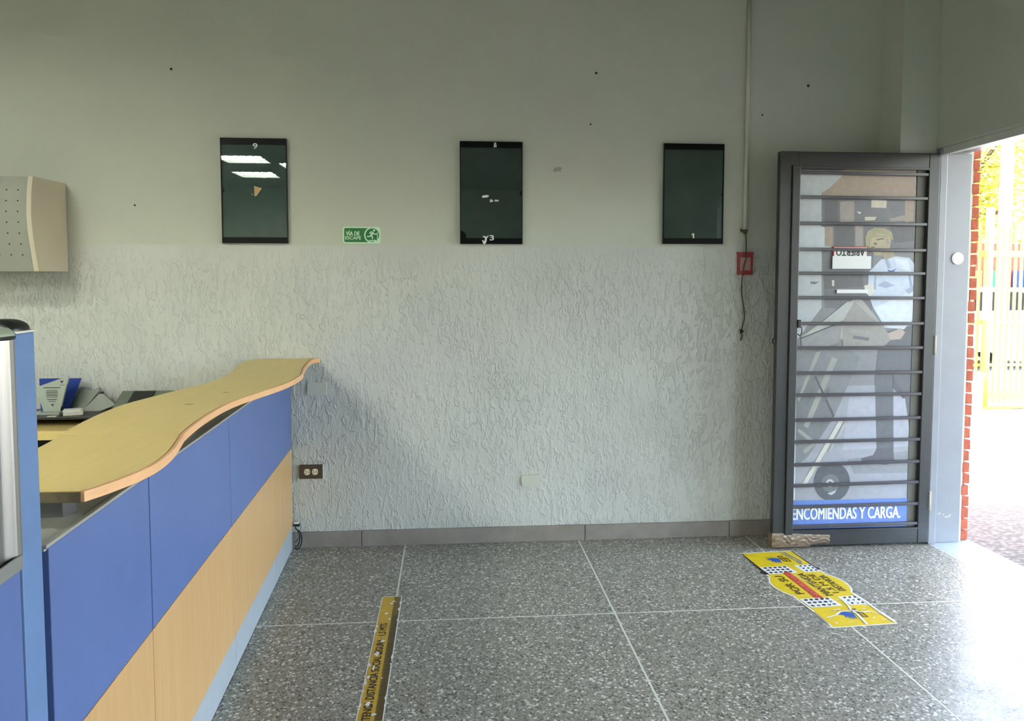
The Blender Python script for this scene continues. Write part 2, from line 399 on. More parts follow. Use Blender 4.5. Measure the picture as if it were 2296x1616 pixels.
# old nail and plug holes
for px, pz in ((-1.49, 2.645), (-1.70, 1.915), (0.83, 2.675), (0.80, 2.39), (1.80, 2.46), (2.07, 2.63)):
    q = MB(); q.prism(circle((px, pz), 0.007 if pz > 2.62 else 0.005, 8), lambda u, v, d: (u, d, v), WALL-0.0015, WALL+0.01); obj('nail_hole', q, M['hole'], wb)
q = MB()
q.prism([(0.585, 2.13), (0.60, 2.146), (0.622, 2.15), (0.64, 2.142), (0.628, 2.135), (0.634, 2.122), (0.612, 2.126), (0.596, 2.118)], lambda u, v, d: (u, d, v), WALL-0.0008, WALL+0.01)
M['smudge'] = speck('grey_smudge', rgb(158, 158, 150), 0.85, 0.1, 50); obj('paint_smudge', q, M['smudge'], wb)
# corner pier between the back wall and the doorway
bx('trim_1', (2.51, 4.09, -0.1), (2.93, 4.5, ZC), M['wall'], kind='structure')
# right wall: header over the doorway and the shopfront, one pier between them
wr = bx('wall_right', (XR, YB, 2.245), (2.93, 4.09, ZC), M['wall'], kind='structure')
bx('pier', (XR, 2.72, -0.1), (2.93, 3.15, 2.245), M['wall'], wr)
bx('middle_pier', (XR, -1.05, -0.1), (2.93, 0.95, 2.245), M['wall'], wr)
bx('end_pier', (XR, YB, -0.1), (2.93, -3.2, 2.245), M['wall'], wr)
wl = bx('wall_left', (XL-0.2, YB, -0.1), (XL, 4.5, ZC), M['wall'], kind='structure')
wre = bx('wall_rear', (XL-0.2, YB-0.2, -0.1), (2.93, YB, ZC), M['wall'], kind='structure')
cl = bx('ceiling', (XL-0.2, YB-0.2, ZC), (2.93, 4.5, ZC+0.2), M['ceiling'], kind='structure')
# shopfront mullions (beside the camera)
wn1 = thing('window_1', (2.83, -0.2, 0), None, None, kind='structure')
for y in (2.69, 1.82, 0.98, -1.08, -2.1, -3.17): bx('mullion', (2.80, y-0.03, 0.0), (2.86, y+0.03, 2.245), M['doorpaint'], wn1)
bx('sill_rail', (2.80, -3.2, 0.0), (2.86, -1.05, 0.06), M['doorpaint'], wn1); bx('sill_rail', (2.80, 0.95, 0.0), (2.86, 2.72, 0.06), M['doorpaint'], wn1)
# skirting tiles
bb = thing('baseboard_back', (0.5, 4.285, 0), None, None, kind='structure')
for a, b, h in ((-2.6, -1.782, .091), (-1.778, -0.507, .090), (-0.503, 0.776, .091), (0.780, 1.638, .090), (1.642, 2.505, .092)):
    q = MB(); q.rbox((a, 4.28, 0.0005), (b, 4.2945, h), 0.0015); obj('baseboard_tile', q, M['skirting'], bb)

# ================================================================== DOORWAY
# fixed steel frame lining the opening
jm = thing('trim_2', (2.84, 4.08, 0), None, None, kind='structure')
q = MB(); q.rbox((2.765, 4.074, 0.0), (2.926, 4.0905, 2.215), 0.003); obj('jamb_face', q, M['jamb'], jm, label='flat light grey steel jamb')
q = MB(); q.rbox((2.722, 4.05, 0.0), (2.766, 4.0905, 2.244), 0.004); obj('hinge_jamb', q, M['jamb'], jm)
q = MB(); q.rbox((2.735, 3.15, 2.205), (2.775, 4.09, 2.2448), 0.003); obj('head_frame', q, M['offwhite'], jm)
q = MB(); q.rbox((2.775, 3.15, 2.226), (2.926, 4.09, 2.2448), 0.003); obj('head_soffit', q, M['jamb'], jm)
bx('head_bead', (2.7285, 3.15, 2.249), (2.733, 3.98, 2.258), M['offwhite'], jm, label='pale bead along the head of the doorway')
q = MB(); q.rbox((2.736, 3.15, 0.0), (2.926, 3.158, 2.226), 0.002); obj('latch_jamb', q, M['jamb'], jm)
q = MB()
for cx_, cz_, w, h in ((2.80, 0.17, .012, .006), (2.845, 0.150, .018, .005), (2.865, 0.158, .006, .012), (2.825, 0.165, .008, .004)):
    q.poly([(cx_-w, 4.0735, cz_), (cx_, 4.0735, cz_-h), (cx_+w, 4.0735, cz_+h*.3), (cx_+.2*w, 4.0735, cz_+h)])
obj('paint_scratch', q, M['scuff'], jm, label='scratches near the foot of the jamb')
q = MB(); q.prism(circle((2.855, 1.632), 0.034, 32), lambda u, v, d: (u, d, v), 4.066, 4.0745)
q.prism(circle((2.855, 1.632), 0.026, 32), lambda u, v, d: (u, d, v), 4.0645, 4.067)
tag(obj('white_disc', q, M['white']), 'round white disc stuck on the light grey steel jamb of the doorway', 'disc')

dr = thing('door_1', (2.72, 4.06, 0), 'dark grey steel door leaf with horizontal bars, folded open beside the back wall', 'door', kind='structure')
Y0, Y1 = 4.046, 4.084
def stile(name, a, b, m=M['doorpaint'], lab=None, r=0.004):
    q = MB(); q.rbox(a, b, r); return obj(name, q, m, dr, label=lab)
stile('left_stile', (1.800, Y0, 0.012), (1.902, Y1, 2.212))
stile('right_stile', (2.655, Y0, 0.012), (2.720, Y1, 2.212))
stile('top_rail', (1.902, Y0+.001, 2.126), (2.655, Y1-.001, 2.2115))
stile('bottom_rail', (1.902, Y0+.001, 0.0125), (2.655, Y1-.001, 0.100))
stile('left_cover_strip', (1.868, Y0-.012, 0.082), (1.913, Y0+.001, 2.135), lab='proud steel strip along the latch stile', r=0.003)
stile('top_stop', (1.913, Y0-.004, 2.118), (2.655, Y0+.002, 2.130), r=0.001)
stile('bottom_stop', (1.913, Y0-.004, 0.094), (2.655, Y0+.002, 0.104), r=0.001)
bars = [(2.099, 2.095), (1.966, 1.963), (1.823, 1.82), (1.681, 1.676), (1.549, 1.547), (1.414, 1.41), (1.27, 1.267), (1.134, 1.131), (0.993, 0.993), (0.87, 0.869),
        (0.728, 0.734), (0.605, 0.610), (0.475, 0.483), (0.356, 0.364), (0.234, 0.239), (0.122, 0.125)]
for zl, zr in bars:
    q = MB(); a = math.atan2(zr-zl, 0.745)
    q.rbox((-0.3715, -0.009, -0.0085), (0.3715, 0.009, 0.0085), 0.0025, Matrix.Translation((2.2845, Y0+.012, (zl+zr)/2)) @ Matrix.Rotation(-a, 4, 'Y'))
    obj('bar', q, M['barpaint'], dr)
M['inner'] = speck('olive_grey_paint', rgb(104, 102, 94), 0.6, 0.06, 9)
bx('inner_stop', (2.603, 4.0700, 0.101), (2.6555, 4.0742, 2.126), M['inner'], dr)
bx('glass_pane', (1.903, 4.0745, 0.101), (2.654, 4.079, 2.125), M['glass'], dr)
# shop advertisement pasted on the glass, faded, with lens haze mixed into its colours
PP = [
('back',[(1.886,2.116),(2.598,2.13),(2.626,0.096),(1.925,0.104)]),
('warm',[(2.055,2.07),(2.194,2.139),(2.596,2.13),(2.595,1.977),(2.058,1.965)]),
('dark',[(2.053,1.965),(2.595,1.977),(2.598,1.679),(2.058,1.678)]),
('dark',[(2.06,1.678),(2.363,1.679),(2.36,1.33),(2.087,1.356)]),
('mid',[(2.131,1.813),(2.242,1.814),(2.246,1.688),(2.135,1.688)]),
('pale',[(1.914,2.104),(2.19,2.108),(2.1,2.021),(2.052,1.991),(2.068,1.356),(1.931,1.182)]),
('pale2',[(1.921,1.812),(2.07,1.805),(2.118,1.739),(2.119,1.688),(1.922,1.687)]),
('mark',[(2.0,1.502),(2.052,1.5),(2.026,1.487),(2.001,1.49)]),
('beige',[(2.341,1.955),(2.43,1.953),(2.428,1.911),(2.34,1.913)]),
('white',[(2.258,1.89),(2.284,1.886),(2.274,1.876)]),
('beige',[(2.305,1.861),(2.373,1.862),(2.363,1.842),(2.306,1.841)]),
('shelf',[(2.448,1.852),(2.539,1.873),(2.54,1.843),(2.457,1.837)]),
('warm',[(2.53,2.144),(2.587,2.144),(2.59,1.828),(2.54,1.828)]),
('mid',[(2.071,1.948),(2.148,1.953),(2.151,1.831),(2.074,1.825)]),
('shelf',[(2.159,1.943),(2.241,1.949),(2.244,1.836),(2.162,1.831)]),
('mid',[(2.449,1.828),(2.592,1.838),(2.596,1.729),(2.479,1.716)]),
('warm',[(2.075,1.806),(2.121,1.806),(2.124,1.697),(2.078,1.697)]),
('shelf',[(2.25,1.814),(2.296,1.814),(2.3,1.698),(2.253,1.696)]),
('mid',[(2.081,1.554),(2.301,1.559),(2.306,1.475),(2.084,1.46)]),
('beige',[(2.124,1.51),(2.137,1.51),(2.138,1.477),(2.125,1.477)]),
('floor',[(1.924,0.907),(2.617,0.924),(2.629,0.262),(1.929,0.268)]),
('floor2',[(2.243,0.853),(2.614,0.861),(2.619,0.566),(2.212,0.548)]),
('floor3',[(2.24,0.497),(2.62,0.541),(2.624,0.412),(2.282,0.414)]),
('trouser',[(2.416,1.217),(2.601,1.259),(2.623,1.077),(2.631,0.669),(2.573,0.836),(2.497,0.976),(2.513,0.555),(2.412,0.544),(2.39,0.952)]),
('shoe',[(2.412,0.557),(2.51,0.561),(2.521,0.471),(2.465,0.461),(2.332,0.479),(2.319,0.5),(2.392,0.519)]),
('shirt',[(2.36,1.579),(2.403,1.624),(2.481,1.644),(2.573,1.634),(2.608,1.6),(2.618,1.291),(2.601,1.254),(2.441,1.242),(2.367,1.355),(2.333,1.442),(2.335,1.554)]),
('shirt2',[(2.372,1.355),(2.553,1.43),(2.609,1.48),(2.61,1.291),(2.554,1.234),(2.459,1.242)]),
('fold',[(2.389,1.48),(2.433,1.505),(2.494,1.48),(2.434,1.465)]),
('fold',[(2.552,1.455),(2.609,1.48),(2.61,1.45),(2.574,1.43)]),
('hand',[(2.311,1.48),(2.368,1.49),(2.375,1.442),(2.344,1.42),(2.318,1.442)]),
('badge',[(2.444,1.569),(2.47,1.562),(2.496,1.575),(2.479,1.552),(2.455,1.555)]),
('skin',[(2.334,1.758),(2.354,1.778),(2.438,1.773),(2.46,1.729),(2.454,1.679),(2.421,1.647),(2.369,1.649),(2.347,1.679),(2.331,1.698),(2.343,1.716)]),
('cap',[(2.309,1.743),(2.321,1.782),(2.364,1.802),(2.424,1.8),(2.464,1.778),(2.475,1.734),(2.457,1.738),(2.438,1.763),(2.381,1.768),(2.35,1.753),(2.336,1.688),(2.315,1.698)]),
('neck',[(2.402,1.664),(2.466,1.689),(2.489,1.642),(2.429,1.624)]),
('brow',[(2.376,1.738),(2.418,1.746),(2.418,1.738),(2.379,1.731)]),
('cap',[(2.303,1.753),(2.339,1.768),(2.438,1.758),(2.444,1.748),(2.334,1.75)]),
('brow',[(2.356,1.713),(2.372,1.721),(2.382,1.711),(2.37,1.706)]),
('brow',[(2.344,1.696),(2.367,1.698),(2.367,1.693),(2.347,1.688)]),
('neck',[(2.428,1.738),(2.446,1.743),(2.453,1.716),(2.437,1.709)]),
('neck',[(2.357,1.676),(2.389,1.679),(2.384,1.671),(2.363,1.669)]),
('fold',[(2.429,1.624),(2.447,1.629),(2.465,1.579),(2.449,1.574)]),
('fold',[(2.372,1.549),(2.382,1.549),(2.38,1.455),(2.369,1.46)]),
('shirt2',[(2.481,1.629),(2.563,1.625),(2.586,1.555),(2.501,1.58)]),
('fold',[(2.565,1.55),(2.576,1.55),(2.605,1.455),(2.589,1.45)]),
('shoe',[(2.497,0.971),(2.572,0.849),(2.562,0.838),(2.499,0.9)]),
('mid',[(2.416,1.199),(2.602,1.241),(2.602,1.223),(2.419,1.182)]),
('boxtop',[(1.949,1.194),(2.246,1.4),(2.292,1.41),(2.441,1.242),(2.221,1.16),(2.116,1.218)]),
('boxlid',[(1.962,1.189),(2.215,1.39),(2.257,1.39),(2.192,1.281)]),
('boxside',[(1.949,1.189),(2.192,1.281),(2.17,1.143),(1.963,1.119)]),
('boxside2',[(2.192,1.281),(2.257,1.39),(2.455,1.217),(2.482,1.179),(2.419,1.124),(2.196,1.135)]),
('hand2',[(2.455,1.209),(2.533,1.241),(2.56,1.216),(2.535,1.178),(2.477,1.174)]),
('carton',[(1.928,1.082),(2.169,1.161),(2.302,1.079),(2.155,0.74),(2.016,0.526),(1.932,0.452)]),
('carton2',[(1.937,0.907),(2.032,0.969),(2.149,0.74),(2.066,0.614),(1.937,0.579)]),
('tape',[(2.041,1.106),(2.072,1.116),(1.949,0.831),(1.939,0.844)]),
('tape',[(2.135,1.081),(2.167,1.068),(2.005,0.679),(1.979,0.692)]),
('tape',[(1.948,0.68),(2.054,0.602),(2.044,0.582),(1.946,0.66)]),
('seam',[(2.034,0.968),(2.044,0.976),(2.16,0.747),(2.149,0.737)]),
('rail',[(2.191,0.732),(2.213,0.721),(1.995,0.343),(1.974,0.354)]),
('rail2',[(2.226,0.726),(2.241,0.718),(2.139,0.539),(2.128,0.55)]),
('mark',[(1.986,0.818),(2.02,0.901),(2.036,0.89),(2.002,0.808)]),
('mark',[(2.079,0.829),(2.114,0.91),(2.129,0.899),(2.095,0.817)]),
('mark',[(2.072,0.69),(2.102,0.753),(2.118,0.743),(2.088,0.677)]),
('tape',[(2.232,1.243),(2.376,1.225),(2.364,1.205),(2.225,1.22)]),
('mark',[(2.259,1.2),(2.351,1.187),(2.344,1.169),(2.252,1.183)]),
('seam',[(1.949,1.189),(2.192,1.283),(2.195,1.276),(1.952,1.182)]),
('tape',[(1.977,0.553),(2.059,0.615),(2.069,0.599),(1.988,0.532)]),
('tyre',[(2.259,0.368),(2.257,0.341),(2.248,0.316),(2.235,0.294),(2.216,0.276),(2.194,0.264),(2.169,0.258),(2.144,0.259),(2.119,0.266),(2.097,0.279),(2.077,0.297),(2.062,0.32),(2.053,0.346),(2.049,0.373),(2.051,0.4),(2.06,0.425),(2.073,0.447),(2.092,0.464),(2.114,0.476),(2.138,0.482),(2.164,0.482),(2.188,0.475),(2.211,0.462),(2.231,0.444),(2.246,0.421),(2.255,0.395)]),
('rim',[(2.196,0.362),(2.194,0.347),(2.188,0.334),(2.179,0.323),(2.167,0.316),(2.152,0.312),(2.137,0.312),(2.123,0.317),(2.11,0.325),(2.1,0.336),(2.094,0.35),(2.091,0.364),(2.093,0.378),(2.099,0.392),(2.108,0.402),(2.12,0.41),(2.135,0.414),(2.15,0.414),(2.164,0.409),(2.177,0.401),(2.187,0.39),(2.194,0.376)]),
('hub',[(2.165,0.363),(2.164,0.356),(2.161,0.35),(2.157,0.345),(2.151,0.342),(2.145,0.34),(2.138,0.34),(2.132,0.342),(2.126,0.346),(2.121,0.351),(2.118,0.357),(2.117,0.364),(2.118,0.37),(2.121,0.376),(2.125,0.381),(2.131,0.384),(2.137,0.386),(2.144,0.386),(2.15,0.384),(2.156,0.38),(2.16,0.375),(2.163,0.369)]),
('tyre',[(2.151,0.363),(2.15,0.357),(2.144,0.353),(2.138,0.353),(2.133,0.357),(2.13,0.363),(2.132,0.369),(2.137,0.373),(2.144,0.373),(2.149,0.369)]),
('hub',[(2.127,0.304),(2.171,0.319),(2.181,0.334),(2.174,0.308),(2.151,0.294)]),
('band',[(1.924,0.268),(2.623,0.267),(2.626,0.096),(1.925,0.104)]),
('margin',[(1.884,2.116),(1.914,2.117),(1.925,1.219),(1.937,0.273),(1.924,0.268)]),
]
keys = sorted({k for k, _ in PP}); pm = [M['q_'+k] for k in keys]
q = flat([([(u, v) for u, v in pts], keys.index(k)) for k, pts in PP], lambda u, v, d: (min(max(u, 1.905), 2.6025), 4.0735-d*0.22, min(max(v, 0.103), 2.122)))
po = obj('poster', q, pm, dr, label='faded, haze-paled courier poster of a man in cap and pale shirt wheeling boxes on a hand truck')
text_fit('lettering', 'ENCOMIENDAS Y CARGA.', (0, 4.0685, 0), (1, 0, -0.006), (0, 0, 1), (1.922, 2.562, 0.169, 0.236), M['p_white'], po, heavy=0.035)
q = MB(); q.cur = 0; q.box((2.1235, 4.0655, 1.640), (2.3230, 4.0672, 1.697)); q.cur = 1; q.box((2.1290, 4.0650, 1.640), (2.3175, 4.0656, 1.6915))
sgn = obj('open_sign', q, [M['v_red'], M['p_white']], dr, label='small white open sign with a red border hung upside down')
text_fit('lettering', 'ABIERTO', (0, 4.0645, 0), (-1, 0, 0), (0, 0, -1), (-2.305, -2.140, -1.684, -1.645), M['p_black'], sgn, heavy=0.035)
bx('blank_card', (2.119, 4.063, 1.573), (2.343, 4.0646, 1.6435), M['p_white'], dr, label='blank white card')
bx('paper_strip', (2.150, 4.066, 1.437), (2.331, 4.0672, 1.458), M['p_white'], dr, label='narrow strip of white paper')
# hasp and ring on the latch stile
lt = rbx('hasp', (1.911, 4.026, 1.248), (1.931, 4.046, 1.292), 0.003, M['black'], dr)
q = MB(); q.tube([(1.929+0.013*math.cos(a)-0.004, 4.033, 1.232+0.027*math.sin(a)) for a in [PI/2-PI*k/10*1.25 for k in range(11)]], 0.0028, 8); obj('ring', q, M['black'], lt)
rbx('latch_bolt', (1.786, 4.056, 1.158), (1.801, 4.074, 1.186), 0.002, M['black'], dr)
for z0 in (1.09, 0.20):
    q = MB(); q.tube([(2.7215, 4.046, z0), (2.7215, 4.046, z0+0.11)], 0.0075, 10); obj('hinge', q, M['scuff'], dr, label='hinge with the paint worn off')
# brown packing tape wound around the bottom corner
def tapefn(u, v, d): return (u, d, v)
q = MB(); ys = random.Random(3)
N, K = 70, 14
q.smooth = True
for i in range(N+1):
    u = 1.812+(2.133-1.812)*i/N
    top = 0.093-0.018*i/N; bot = (0.010 if u < 2.02 else 0.024+0.01*math.sin(u*40)*.4)
    for k in range(K+1):
        z = top+(bot-top)*k/K
        q.v.append((u, Y0-0.0025-0.0025*abs(math.sin(u*33+k*.65))*math.sin(PI*k/K)-0.0035*abs(math.sin(u*21-k*.5+2*math.sin(u*50)))*math.sin(PI*k/K), z))
for i in range(N):
    for k in range(K): a = i*(K+1)+k; q.face([a, a+K+1, a+K+2, a+1])
q.smooth = False
k0 = len(q.v)
for k in range(K+1):
    z = 0.093+(0.010-0.093)*k/K; q.v += [(1.796, Y0-.004, z), (1.794, Y1+.003, z)]
for k in range(K): q.face([k, k+1, k0+2*k+2, k0+2*k]); q.face([k0+2*k, k0+2*k+2, k0+2*k+3, k0+2*k+1])
ta = tag(obj('packing_tape', q, M['ptape']), 'creased brown packing tape wrapped round the bottom corner of the barred door', 'tape')

# ================================================================== WALL FITTINGS
def case(x0, x1, z0, z1, label, digit, drect, scraps, notches):
    t = thing('display_case', ((x0+x1)/2, RW, z0), label, 'display case', 'flat dark glass cases on the back wall')
    bx('backing', (x0, 4.284, z0), (x1, WALL, z1), M['caseback'], t)
    for a, b, nm in ((z1-0.034, z1, 'top_strip'), (z0, z0+0.032, 'bottom_strip')): bx(nm, (x0, 4.2745, a), (x1, 4.284, b), M['casestrip'], t)
    bx('glass_cover', (x0+.001, 4.277, z0+0.032), (x1-.001, 4.2805, z1-0.034), M['glass'], t)
    for sx in (x0, x1-0.004): bx('edge_strip', (sx, 4.2755, z0+0.032), (sx+0.004, 4.2842, z1-0.034), M['casestrip'], t)
    for side, zc, r in notches:
        c = x1-0.0005 if side > 0 else x0+0.0005
        q = MB(); q.prism([(c+(-side)*r*math.cos(a), zc+r*math.sin(a)) for a in [-PI/2+PI*k/12 for k in range(13)]], tapefn, 4.2762, 4.2768); obj('finger_notch', q, M['casestrip'], t)
    if digit == '1':
        u0, u1, v0, v1 = drect; q = MB(); q.poly([(u0+(u1-u0)*a, 4.2736, v0+(v1-v0)*b) for a, b in ((0, .55), (0, .74), (.45, 1), (1, 1), (1, 0), (.5, 0), (.5, .72))]); obj('number', q, M['p_white'], t)
    else: text_fit('number', digit, (0, 4.2736, 0), (1, 0, 0), (0, 0, 1), drect, M['p_white'], t, heavy=0.035)
    for pts, m_ in scraps:
        q = MB(); q.prism(pts, tapefn, 4.2732, 4.2767 if pts[0][1] < z1-.036 and pts[0][1] > z0+0.032 else 4.2742); obj('paper_scrap', q, m_, t)
    return t
case(-1.236, -0.884, 1.712, 2.280, 'leftmost dark glass case, numbered 9 at the top, with a tan paper scrap', '9', (-1.062, -1.038, 2.222, 2.252),
     [([(-1.060, 2.022), (-1.018, 2.010), (-1.036, 1.985), (-1.046, 1.970), (-1.058, 1.966)], M['p_tan']), ([(-1.078, 1.980), (-1.072, 1.972), (-1.064, 1.979), (-1.070, 1.970)], M['p_paper'])], [(-1, 1.998, 0.016)])
case(0.060, 0.411, 1.713, 2.281, 'middle dark glass case, numbered 3, with white paper scraps', '3', (0.226, 0.249, 1.733, 1.762),
     [([(0.182, 1.976), (0.190, 1.983), (0.218, 1.985), (0.222, 1.979), (0.214, 1.972), (0.186, 1.969)], M['p_white']),
      ([(0.226, 1.964), (0.230, 1.956), (0.234, 1.963), (0.246, 1.954), (0.244, 1.948), (0.227, 1.945)], M['p_paper']),
      ([(0.253, 1.959), (0.276, 1.959), (0.277, 1.950), (0.254, 1.949)], M['p_paper']),
      ([(0.252, 2.275), (0.262, 2.276), (0.266, 2.250), (0.248, 2.249)], M['p_paper']),
      ([(0.184, 1.757), (0.196, 1.757), (0.206, 1.752), (0.222, 1.764), (0.210, 1.744), (0.208, 1.726), (0.200, 1.712), (0.190, 1.713), (0.182, 1.736), (0.196, 1.728), (0.200, 1.744)], M['p_white'])],
     [(1, 1.996, 0.015), (-1, 1.752, 0.034)])
case(1.219, 1.571, 1.718, 2.286, 'rightmost dark glass case, numbered 1, empty, beside the red call box', '1', (1.385, 1.400, 1.750, 1.778), [], [(1, 2.0, 0.012)])

# escape sign
es = thing('escape_sign', (-0.485, WALL, 1.713), 'green VÍA DE ESCAPE sign with a running figure between cases 9 and 3', 'sign')
SX, SZ = -0.4855, 1.7595
q = MB(); q.prism(rrect(SX-0.104, SX+0.104, SZ-0.046, SZ+0.046, 0.014), tapefn, 4.294, WALL); obj('sign_plate', q, M['p_mint'], es)
cxs, r0 = SX+0.058, 0.0455
q = MB()
L = rrect(SX-0.096, SX+0.040, SZ-0.039, SZ+0.039, 0.008)
def sfn(u, v, d): return (u, 4.2936-d, v)
P = [(L, 0), (circle((cxs, SZ), r0-.0005), 1), (circle((cxs, SZ), 0.0375), 0)]
def limb(a, b, w):
    d = Vector((b[0]-a[0], b[1]-a[1])).normalized(); n = Vector((-d.y, d.x))*w/2
    return [(a[0]+n.x, a[1]+n.y), (a[0]-n.x, a[1]-n.y), (b[0]-n.x, b[1]-n.y), (b[0]+n.x, b[1]+n.y)]
def rel(x, z): return (cxs+x, SZ+z)
for a, b, w in (((.004, .016), (-.006, -.001), .011), ((-.005, .001), (-.015, -.008), .007), ((-.015, -.008), (-.029, -.007), .006), ((-.006, -.001), (.001, -.010), .007), ((.001, -.010), (.0005, -.022), .006),
                ((.002, .017), (-.008, .018), .006), ((-.008, .018), (-.015, .008), .006), ((.005, .015), (.011, .006), .006), ((.011, .006), (.025, .007), .006), ((.028, .017), (.028, -.026), .004), ((-.018, -.030), (.012, -.031), .006)):
    P.append((limb(rel(*a), rel(*b), w), 1))
P += [(circle(rel(.010, .026), .006, 16), 1), ([rel(.011, -.022), rel(.024, -.031), rel(.013, -.040)], 1)]
obj('pictogram', flat(P, sfn, 0.00015), [M['p_green'], M['p_mint']], es)
text_fit('lettering', 'VÍA DE', (0, 4.2930, 0), (1, 0, 0), (0, 0, 1), (SX-0.086, SX-0.012, SZ-0.002, SZ+0.026), M['p_mint'], es, heavy=0.035)
text_fit('lettering', 'ESCAPE', (0, 4.2930, 0), (1, 0, 0), (0, 0, 1), (SX-0.090, SX-0.004, SZ-0.024, SZ-0.006), M['p_mint'], es, heavy=0.035)

# outlets and cover plates
ot = thing('power_outlet', (-0.781, RW, 0.395), 'brown duplex power outlet with two cream sockets beside the counter', 'outlet')
q = MB(); q.rbox((-0.846, 4.283, 0.395), (-0.716, RW+.001, 0.474), 0.003); obj('cover_plate', q, M['brown'], ot)
for cx_ in (-0.803, -0.759):
    s = MB(); s.prism([(cx_+0.0165*math.cos(a), 0.4345+min(max(0.0195*math.sin(a), -.017), .017)) for a in [2*PI*k/24 for k in range(24)]], tapefn, 4.2812, 4.284); so = obj('socket', s, M['creamsocket'], ot)
    h = MB()
    for dx, dz, w, hh in ((-.0075, .006, .0018, .0042), (-.0075, -.006, .0018, .0034)): h.box((cx_+dx-hh, 4.2806, .4345+dz-w), (cx_+dx+hh, 4.2813, .4345+dz+w))
    h.prism(circle((cx_+.008, .4345), .0035, 10), tapefn, 4.2806, 4.2813); obj('pin_hole', h, M['hole'], so)
bx('bright_edge', (-0.7165, 4.282, 0.396), (-0.712, RW+.001, 0.472), M['offwhite'], ot, label='pale inner frame showing at the right edge')
def plate(x, z, w, h, ang, label):
    q = MB(); Mx = Matrix.Translation((x, 4.291, z)) @ Matrix.Rotation(ang, 4, 'Y')
    bm = bmesh.new(); vs0 = [bm.verts.new((u, 0.0055, v)) for u, v in rrect(-w/2, w/2, -h/2, h/2, .01)]
    f = bm.faces.new(vs0); r = bmesh.ops.extrude_face_region(bm, geom=[f]); nv = [v for v in r['geom'] if isinstance(v, bmesh.types.BMVert)]
    for v in nv: v.co.y = -0.0055; v.co.x *= 0.975; v.co.z *= 0.955
    q.addbm(bm, Mx); bm.free()
    for sx in (-w*.38, w*.38): q.prism(circle((sx, 0), .003, 8), lambda u, v, d: tuple(Mx @ Vector((u, d, v))), -0.0063, -0.005)
    return tag(obj('cover_plate', q, M['plate']), label, 'cover plate', 'painted blank cover plates')
plate(0.463, 0.358, 0.112, 0.066, -0.07, 'painted blank cover plate low on the middle of the rough wall')
plate(-0.743, 0.903, 0.108, 0.072, 0.02, 'painted blank cover plate at counter height, just right of the worktop tip')

# conduit with clip and dangling wire, red call box
cd = thing('conduit', (1.706, WALL, 1.79), 'thin painted conduit running down the wall from the ceiling above the red box', 'conduit')
q = MB(); q.tube([(1.708, 4.288, ZC-.001), (1.7075, 4.288, 2.6), (1.706, 4.288, 2.2), (1.7045, 4.288, 1.792)], 0.0115, 12); obj('pipe', q, M['conduit'], cd)
q = MB(); q.prism([(1.679, 1.806), (1.690, 1.798), (1.700, 1.803), (1.716, 1.801), (1.715, 1.785), (1.706, 1.774), (1.696, 1.786), (1.684, 1.790)], tapefn, 4.272, WALL); obj('clip', q, speck('old_putty', rgb(96, 92, 76), 0.9, 0.2, 40), cd)
cb = thing('call_box', (1.706, RW, 1.541), 'small faded red call box with a pink front panel under the conduit', 'call box')
q = MB(); q.rbox((1.664, 4.272, 1.541), (1.750, RW+.001, 1.668), 0.004); obj('housing', q, M['red'], cb)
q = MB(); q.rbox((1.674, 4.2685, 1.566), (1.736, 4.2725, 1.642), 0.002); obj('front_panel', q, M['pink'], cb)
bx('top_flange', (1.660, 4.270, 1.660), (1.752, 4.2935, 1.672), M['red'], cb)
w = MB(); w.smooth = True
def spl(P, n=6):
    P = [Vector(p) for p in P]; out = []
    for i in range(len(P)-1):
        p0, p1, p2, p3 = P[max(i-1, 0)], P[i], P[i+1], P[min(i+2, len(P)-1)]
        for k in range(n):
            t = k/n; out.append(0.5*((2*p1)+(p2-p0)*t+(2*p0-5*p1+4*p2-p3)*t*t+(3*p1-p0-3*p2+p3)*t**3))
    return out+[P[-1]]
w.tube(spl([(1.705, 4.284, 1.785), (1.710, 4.283, 1.755), (1.708, 4.272, 1.68), (1.7055, 4.264, 1.672), (1.704, 4.263, 1.63), (1.693, 4.262, 1.59), (1.690, 4.262, 1.545), (1.689, 4.276, 1.53), (1.690, 4.282, 1.44), (1.7045, 4.283, 1.345), (1.708, 4.283, 1.285), (1.692, 4.283, 1.215), (1.697, 4.283, 1.185), (1.690, 4.283, 1.158)]), 0.0034, 8)
wi = tag(obj('dangling_wire', w, M['wire']), 'thin old wire hanging from the conduit past the red box to a black knot', 'wire')
q = MB(); q.tube(spl([(1.684, 4.283, 1.216), (1.692, 4.278, 1.222), (1.700, 4.281, 1.215), (1.693, 4.276, 1.206), (1.687, 4.281, 1.208), (1.698, 4.279, 1.222)]), 0.0048, 8); obj('knot', q, M['black'], wi)

# overhead storage bin on the back wall
bn = thing('overhead_bin', (-2.8, RW, 1.553), 'grey overhead bin with perforated curved front and cream end panel on the wall', 'overhead bin')
prof = [(3.974, 2.022), (3.957, 1.95), (3.950, 1.892), (3.945, 1.825), (3.954, 1.738), (3.974, 1.645), (3.996, 1.553)]
fp = spl([(0, a, b) for a, b in prof], 4)
front = [(p.y, p.z) for p in fp]
q = MB(); q.prism(front+[(4.2935, 1.556), (4.2935, 2.028)], lambda u, v, d: (d, u, v), -2.076, -2.054); obj('end_panel', q, M['cream'], bn, label='cream end panel')
q = MB(); q.prism([(a+.004, b) for a, b in front]+[(a+.018, b) for a, b in reversed(front)], lambda u, v, d: (d, u, v), -3.6, -2.0765); obj('front_panel', q, M['bingrey'], bn)
bx('top_panel', (-3.6, 3.992, 2.006), (-2.0765, 4.2935, 2.022), M['bingrey'], bn)
bx('base_panel', (-3.6, 4.016, 1.556), (-2.0765, 4.2935, 1.572), M['bingrey'], bn)
